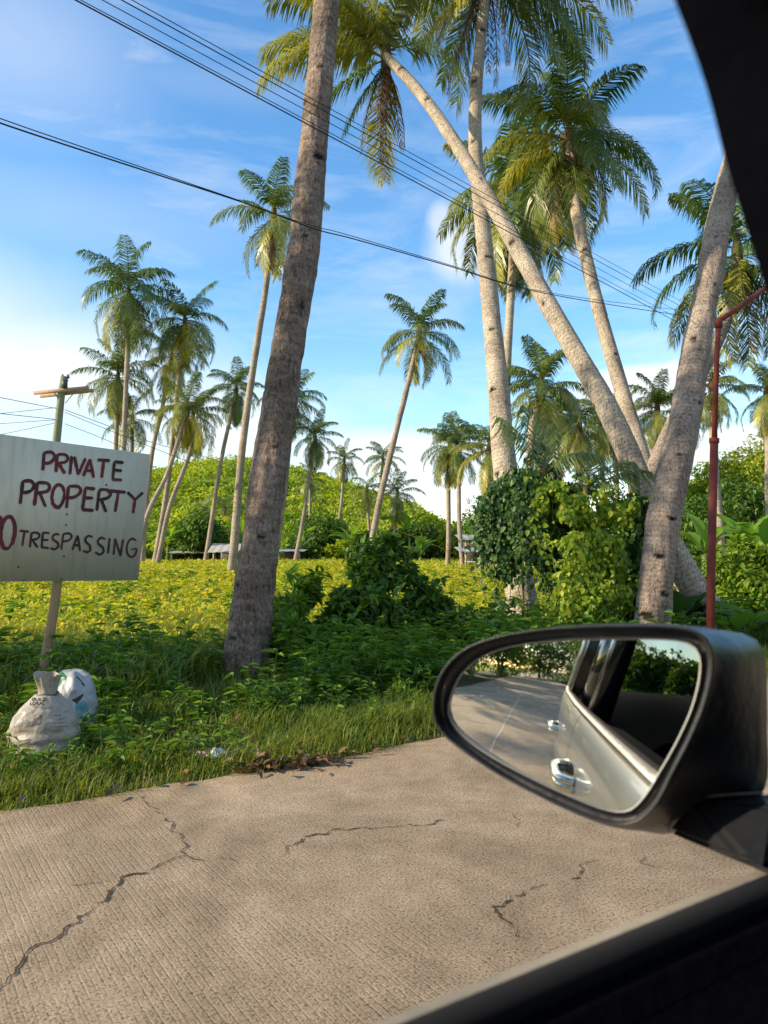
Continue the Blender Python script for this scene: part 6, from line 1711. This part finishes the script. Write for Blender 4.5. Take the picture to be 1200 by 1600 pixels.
ZR = 1.60
for sg in (1, -1):
    # glass
    def pane(name, corners, off=-0.012, mat=M['tint_glass'] if sg > 0 else M['clear_glass']):
        o = [gpt(f, z, sg, off) for f, z in corners]; i = [gpt(f, z, sg, off - 0.005) for f, z in corners]; k = len(o)
        polys = [list(range(k)), list(range(2 * k - 1, k - 1, -1))] + [[a, a + k, (a + 1) % k + k, (a + 1) % k] for a in range(k)]
        return mk(name, o + i, None, None, mat, car, False, polys=polys)
    pane('rear_door_window', [(-0.50, 1.10), (-0.50, ZR), (-1.20, 1.585), (-1.36, 1.11)])
    pane('quarter_window', [(-1.42, 1.115), (-1.27, 1.58), (-1.62, 1.56), (-1.92, 1.13)])
    if sg < 0: pane('front_door_window', [(-0.42, 1.10), (-0.42, ZR), (-0.10, 1.585), (0.2186, 1.49), (0.315, 1.42), (0.70, 1.10)])
    # pillars as bars in the glass-house plane
    def bar(name, a, b, wdt, th, mat, off=0.0, fw=True):
        a1 = np.array(gpt(a[0], a[1], sg, off)); b1_ = np.array(gpt(b[0], b[1], sg, off))
        V = []
        for p in (a1, b1_):
            for df in (-wdt / 2, wdt / 2):
                for dy in (0.0, -sg * th): V.append(p + np.array([df, dy, 0]))
        return mk(name, V, [(0, 1, 3, 2), (4, 6, 7, 5), (0, 2, 6, 4), (1, 5, 7, 3), (0, 4, 5, 1), (2, 3, 7, 6)], None, mat, car)
    bar('door_pillar', (-0.46, 1.09), (-0.46, 1.61), 0.10, 0.06, M['gloss_black'])
    bar('rear_pillar', (-1.39, 1.10), (-1.235, 1.60), 0.075, 0.05, M['gloss_black'])
    bar('tail_pillar', (-2.03, 1.12), (-1.70, 1.60), 0.24, 0.06, M['paint'])
    # belt moulding
    m1 = MB(); fz = np.linspace(-1.95, 0.74, 60)
    V = []; q = []
    for f in fz:
        y = LC + sg * 0.861 * float(taper(f)); z = 1.0935 + float(belt_z(f)) * 0.98
        yi = LC + sg * 0.838 * float(taper(f))
        for p in ((y + sg * 0.004, z - 0.014), (y + sg * 0.009, z - 0.004), (y + sg * 0.005, z + 0.006), (y - sg * 0.008, z + 0.0105), (yi, z + 0.009), (yi, z - 0.015)): V.append((f, p[0], p[1]))
    for i in range(len(fz) - 1):
        for k in range(6): q.append((6 * i + k, 6 * i + (k + 1) % 6, 6 * i + 6 + (k + 1) % 6, 6 * i + 6 + k))
    mk('belt_trim', V, q, None, [M['chrome'], M['dusty'], M['rubber']], car, False, midx=[1 if j % 6 == 2 else 2 if j % 6 in (3, 4) else 0 for j in range(len(q))])
    # door shoulder between moulding and cabin, and the cabin's own door trim
    fz = np.linspace(-2.0, 1.0, 61); V = []; q = []
    for f in fz:
        tp = float(taper(f)); bz = float(belt_z(f))
        for (hh, z) in ((0.842, 1.088), (0.838, 1.094), (0.826, 1.092), (0.820, 1.082), (0.775, 1.078), (0.735, 1.05), (0.715, 1.0), (0.705, 0.85), (0.64, 0.80), (0.64, 0.74), (0.71, 0.70), (0.72, 0.30)): V.append((f, LC + sg * hh * tp, z + bz))
    for i in range(len(fz) - 1):
        for k in range(11): q.append((12 * i + k, 12 * i + 12 + k, 12 * i + 13 + k, 12 * i + k + 1))
    mk('door_trim', V, q, None, M['cabin'], car, True)
    # A pillar and roof rail: window edge E, outer edge O
    E = [(0.70, 1.085), (0.52, 1.262), (0.323, 1.418), (0.270, 1.460), (0.2250, 1.4965), (0.11, 1.562), (-0.05, 1.593), (-0.5, 1.605), (-1.2, 1.59), (-1.7, 1.56)]
    O = [(1.02, 1.085), (0.72, 1.315), (0.49, 1.475), (0.42, 1.53), (0.35, 1.565), (0.20, 1.625), (0.02, 1.650), (-0.5, 1.662), (-1.2, 1.65), (-1.7, 1.62)]
    Es = spline([(a, b, 0) for a, b in E], 60); Os = spline([(a, b, 0) for a, b in O], 60)
    V = []; q = []
    for (e, o) in zip(Es, Os):
        for (p, off) in ((e, 0.0), (o, -0.01), (o, -0.075), ((e * 0.75 + o * 0.25), -0.085), (e, -0.055)): V.append(gpt(p[0], p[1], sg, off))
    for i in range(59):
        for k in range(5): q.append((5 * i + k, 5 * i + (k + 1) % 5, 5 * i + 5 + (k + 1) % 5, 5 * i + 5 + k))
    mi_ = [0 if (j % 5) in (0, 1) else 1 for j in range(len(q))]
    mk('front_pillar', V, q, None, [M['gloss_black'], M['cabin']], car, True, midx=mi_)
# roof, headliner, screens
def roof_row(f):
    zf = float(np.interp(f, [-1.95, -1.7, -1.2, -0.5, 0.02, 0.20, 0.36], [1.56, 1.62, 1.652, 1.664, 1.652, 1.628, 1.56]))
    return zf
for nm, dz, mat in (('roof', 0.0, M['paint']), ('headliner', -0.045, M['lining'])):
    ff = np.linspace(-1.95, 0.30, 30); cc = np.linspace(-1, 1, 21); V = []; q = []
    for f in ff:
        z = roof_row(f)
        for c in cc: V.append((f, LC + c * (gh(0.84, z) - 0.012) * float(taper(f)) ** 0.7, z + dz + 0.045 * (1 - c * c)))
    for i in range(29):
        for k in range(20): q.append((21 * i + k, 21 * i + 21 + k, 21 * i + 22 + k, 21 * i + k + 1))
    mk(nm, V, q, None, mat, car, True)
def screen(name, lo, hi):
    cc = np.linspace(-1, 1, 15); V = []; q = []
    for (f, z, hh, bow) in (lo, hi):
        for c in cc: V.append((f + bow * (1 - c * c), LC + c * hh, z + 0.03 * (1 - c * c)))
    for k in range(14): q.append((k, k + 1, 16 + k, 15 + k))
    mk(name, V, q, None, M['clear_glass'], car, True)
screen('windscreen', (1.0, 1.085, 0.80, 0.12), (0.28, 1.60, 0.64, 0.05))
screen('rear_window', (-2.16, 1.12, 0.66, -0.05), (-1.92, 1.57, 0.58, -0.03))
m1 = MB(); m1.box((0.95, LC, 0.78), (0.55, 1.36, 0.52)); m1.build('dashboard', M['cabin'], car)
m1 = MB(); m1.box((-0.4, LC, 0.33), (3.2, 1.40, 0.04)); m1.build('cabin_floor', M['cabin'], car)
for yy in (-0.02, -1.10):
    m1 = MB(); m1.tube([(0.25, yy, 0.52), (0.0, yy, 0.56), (-0.28, yy, 0.55)], [0.2, 0.24, 0.22], 12)
    m1.tube([(-0.30, yy, 0.55), (-0.42, yy, 0.78), (-0.48, yy, 0.96), (-0.50, yy, 1.02)], [0.16, 0.18, 0.15, 0.05], 12)
    m1.build('seat', M['cabin'], car, True)
for f in WH:
    for sg in (1, -1):
        yc = LC + sg * 0.80
        m1 = MB(); aa = np.linspace(0, 2 * math.pi, 41)
        for rr0, yy, w0 in ((0.285, 0.0, 0.068),):
            m1.tube(np.stack([f + rr0 * np.cos(aa), np.full(41, yc), 0.352 + rr0 * np.sin(aa)], axis=1), w0, 12, False)
        wl = thing_ = m1.build('wheel', M['tyre'], car, True)
        m1 = MB(); m1.tube([(f, yc - 0.05, 0.352), (f, yc + 0.05, 0.352)], 0.06, 14)
        for k in range(5):
            a = k * 1.2566; m1.tube([(f, yc + sg * 0.045, 0.352), (f + 0.23 * math.cos(a), yc + sg * 0.035, 0.352 + 0.23 * math.sin(a))], [0.045, 0.03], 6)
        m1.tube(np.stack([f + 0.235 * np.cos(aa), np.full(41, yc + sg * 0.03), 0.352 + 0.235 * np.sin(aa)], axis=1), 0.018, 8, False)
        m1.build('rim', M['alloy'], wl, True)

# ---- door mirror: convex glass in a black housing, aimed along the side of the car
MR = 1.15
v0 = ray(838, 1046).normalized(); bk = Vector((-HX, -HY, 0.0))
mN = (bk - v0).normalized()
p_vp = P(838, 1046, 0.625)
SC = p_vp - mN * MR                                   # centre of the glass sphere


def on_sphere(px, py, rad):
    o = Vector((0, 0, CAM_H)) - SC; d = ray(px, py).normalized()
    b = o.dot(d); c = o.dot(o) - rad * rad; disc = b * b - c
    t = -b - math.sqrt(max(disc, 0.0))
    return Vector((0, 0, CAM_H)) + d * t


GL = [(703, 1118), (707, 1085), (724, 1052), (756, 1026), (805, 1010), (870, 1003), (950, 1000), (1030, 1000), (1072, 1005), (1090, 1022), (1092, 1055), (1080, 1105), (1058, 1155), (1030, 1205), (1005, 1245), (980, 1266), (945, 1264), (890, 1243), (830, 1215), (770, 1183), (727, 1152)]
HO = [(675, 1112), (680, 1070), (700, 1034), (735, 1008), (790, 991), (860, 981), (950, 977), (1040, 978), (1088, 985), (1110, 1004), (1115, 1040), (1104, 1095), (1082, 1150), (1054, 1205), (1028, 1255), (1000, 1283), (965, 1290), (915, 1277), (850, 1248), (780, 1212), (712, 1166), (684, 1138)]
NR = 96
gl_ = closed_spline([(a, b, 0) for a, b in GL], NR); ho_ = closed_spline([(a, b, 0) for a, b in HO], NR)
# start both outlines at the same angle
def align(o):
    c = o.mean(axis=0); ang = np.arctan2(o[:, 1] - c[1], o[:, 0] - c[0])
    tgt = np.linspace(-math.pi, math.pi, NR, endpoint=False)
    order = np.argsort(ang); aa = np.concatenate([ang[order] - 2 * math.pi, ang[order], ang[order] + 2 * math.pi]); oo = np.concatenate([o[order]] * 3)
    return np.stack([np.interp(tgt, aa, oo[:, k]) for k in range(2)], axis=1)
gl_, ho_ = align(gl_), align(ho_)
side = thing_m = bpy.data.objects.new('side_mirror', None); COL.objects.link(side); side.parent = car
side['label'] = 'black door mirror reflecting the car side and the road behind'
cg = gl_.mean(axis=0)
V = [cl_(on_sphere(cg[0], cg[1], MR))]; rings = 16; q = []; tt = []
for k in range(1, rings + 1):
    for p in gl_:
        w_ = cg + (p - cg) * k / rings; V.append(cl_(on_sphere(w_[0], w_[1], MR)))
for i in range(NR): tt.append((0, 1 + i, 1 + (i + 1) % NR))
for k in range(rings - 1):
    for i in range(NR): q.append((1 + k * NR + i, 1 + (k + 1) * NR + i, 1 + (k + 1) * NR + (i + 1) % NR, 1 + k * NR + (i + 1) % NR))
mk('mirror_glass', V, q, tt, M['mirror'], side, True)
hc = ho_.mean(axis=0)
def ring(outline, scale, lift):
    return np.array([cl_(on_sphere(*(hc + (p - hc) * scale), MR + lift)) for p in outline])
G0 = np.array([cl_(on_sphere(p[0], p[1], MR + 0.0006)) for p in gl_])
G1 = np.array([cl_(on_sphere(*(cg + (p - cg) * 1.012), MR + 0.0022)) for p in gl_])
# pale edge of the glass
V = np.concatenate([G0, G1]); q = [(i, NR + i, NR + (i + 1) % NR, (i + 1) % NR) for i in range(NR)]
M['glass_edge'] = flat('pale_glass_edge', (0.30, 0.30, 0.28), 0.25, 0.6)
mk('glass_rim', V, q, None, M['glass_edge'], side, True)
R1 = ring(ho_, 0.955, -0.004); R2 = ring(ho_, 0.975, 0.010); R3 = ring(ho_, 0.99, 0.014); R4 = ring(ho_, 1.0, 0.010)
cen = R4.mean(axis=0)
BT = [(720, 1120), (760, 1050), (840, 1006), (950, 988), (1085, 984), (1145, 988), (1180, 1001), (1194, 1035), (1196, 1130), (1190, 1236), (1110, 1262), (1048, 1300), (985, 1290), (900, 1255), (800, 1200), (740, 1160)]
bt2 = closed_spline([(a, b, 0) for a, b in BT], 400)
def align_to(o, c):
    ang = np.arctan2(o[:, 1] - c[1], o[:, 0] - c[0]); order = np.argsort(ang)
    aa = np.concatenate([ang[order] - 2 * math.pi, ang[order], ang[order] + 2 * math.pi]); oo = np.concatenate([o[order]] * 3)
    tgt = np.linspace(-math.pi, math.pi, NR, endpoint=False)
    return np.stack([np.interp(tgt, aa, oo[:, k]) for k in range(2)], axis=1)
bt2 = align_to(bt2, hc)
BT3 = np.array([cl_(P(p[0], p[1], 0.615 + (1195 - p[0]) / 500 * 0.10)) for p in bt2])
bc = BT3.mean(axis=0)
back = []
for t in (0.08, 0.2, 0.35, 0.5, 0.66, 0.82, 1.0):
    b_ = R4 + (BT3 - R4) * t
    bulge = math.sin(math.pi * min(t, 0.9)) * 0.004
    c_ = b_.mean(axis=0); d_ = b_ - c_
    back.append(b_ + d_ / (np.linalg.norm(d_, axis=1, keepdims=True) + 1e-9) * bulge)
for s_, fwd_ in ((0.965, 0.008), (0.90, 0.016), (0.78, 0.025), (0.5, 0.033)):
    back.append(bc + (BT3 - bc) * s_ + np.array([fwd_, 0, 0]))
rings_ = [G1, R1, R2, R3, R4] + back
V = np.concatenate(rings_ + [np.array([bc + np.array([0.036, 0, 0])])]); q = []; tt = []
for k in range(len(rings_) - 1):
    for i in range(NR): q.append((k * NR + i, (k + 1) * NR + i, (k + 1) * NR + (i + 1) % NR, k * NR + (i + 1) % NR))
lk = len(rings_) - 1
for i in range(NR): tt.append((lk * NR + i, len(V) - 1, lk * NR + (i + 1) % NR))
M['housing'] = flat('black_mirror_housing', (0.011, 0.012, 0.014), 0.38, 0.45, nscale=25, namt=0.45)
mk('housing', V, q, tt, M['housing'], side, True)
# foot that carries the mirror on the door
bmx = bmesh.new()
for (a, b, d) in ((1044, 1300, 0.618), (1082, 1250, 0.612), (1192, 1241, 0.600), (1192, 1241, 0.660), (1082, 1250, 0.65), (1044, 1300, 0.65), (1110, 1318, 0.60), (1172, 1352, 0.530), (1215, 1262, 0.560), (1300, 1250, 0.600), (1290, 1350, 0.560), (1200, 1366, 0.52)):
    bmx.verts.new(cl_(P(a, b, d)))
bmesh.ops.convex_hull(bmx, input=bmx.verts)
bmesh.ops.bevel(bmx, geom=[e for e in bmx.edges], offset=0.004, segments=2, affect='EDGES')
me = bpy.data.meshes.new('mirror_foot'); bmx.to_mesh(me); bmx.free(); me.materials.append(M['housing'])
for p_ in me.polygons: p_.use_smooth = False
ft = bpy.data.objects.new('mirror_foot', me); COL.objects.link(ft); ft.parent = side

sm = MB()
sm.tube(spline([cl_(P(1043, 1299, 0.607)), cl_(P(1062, 1272, 0.604)), cl_(P(1081, 1247, 0.602)), cl_(P(1130, 1242, 0.600)), cl_(P(1192, 1239, 0.597))], 24), 0.0013, 6)
M['seam'] = flat('grey_seam_edge', (0.13, 0.13, 0.125), 0.5, 0.4)
sm.build('seam', M['seam'], side, True)
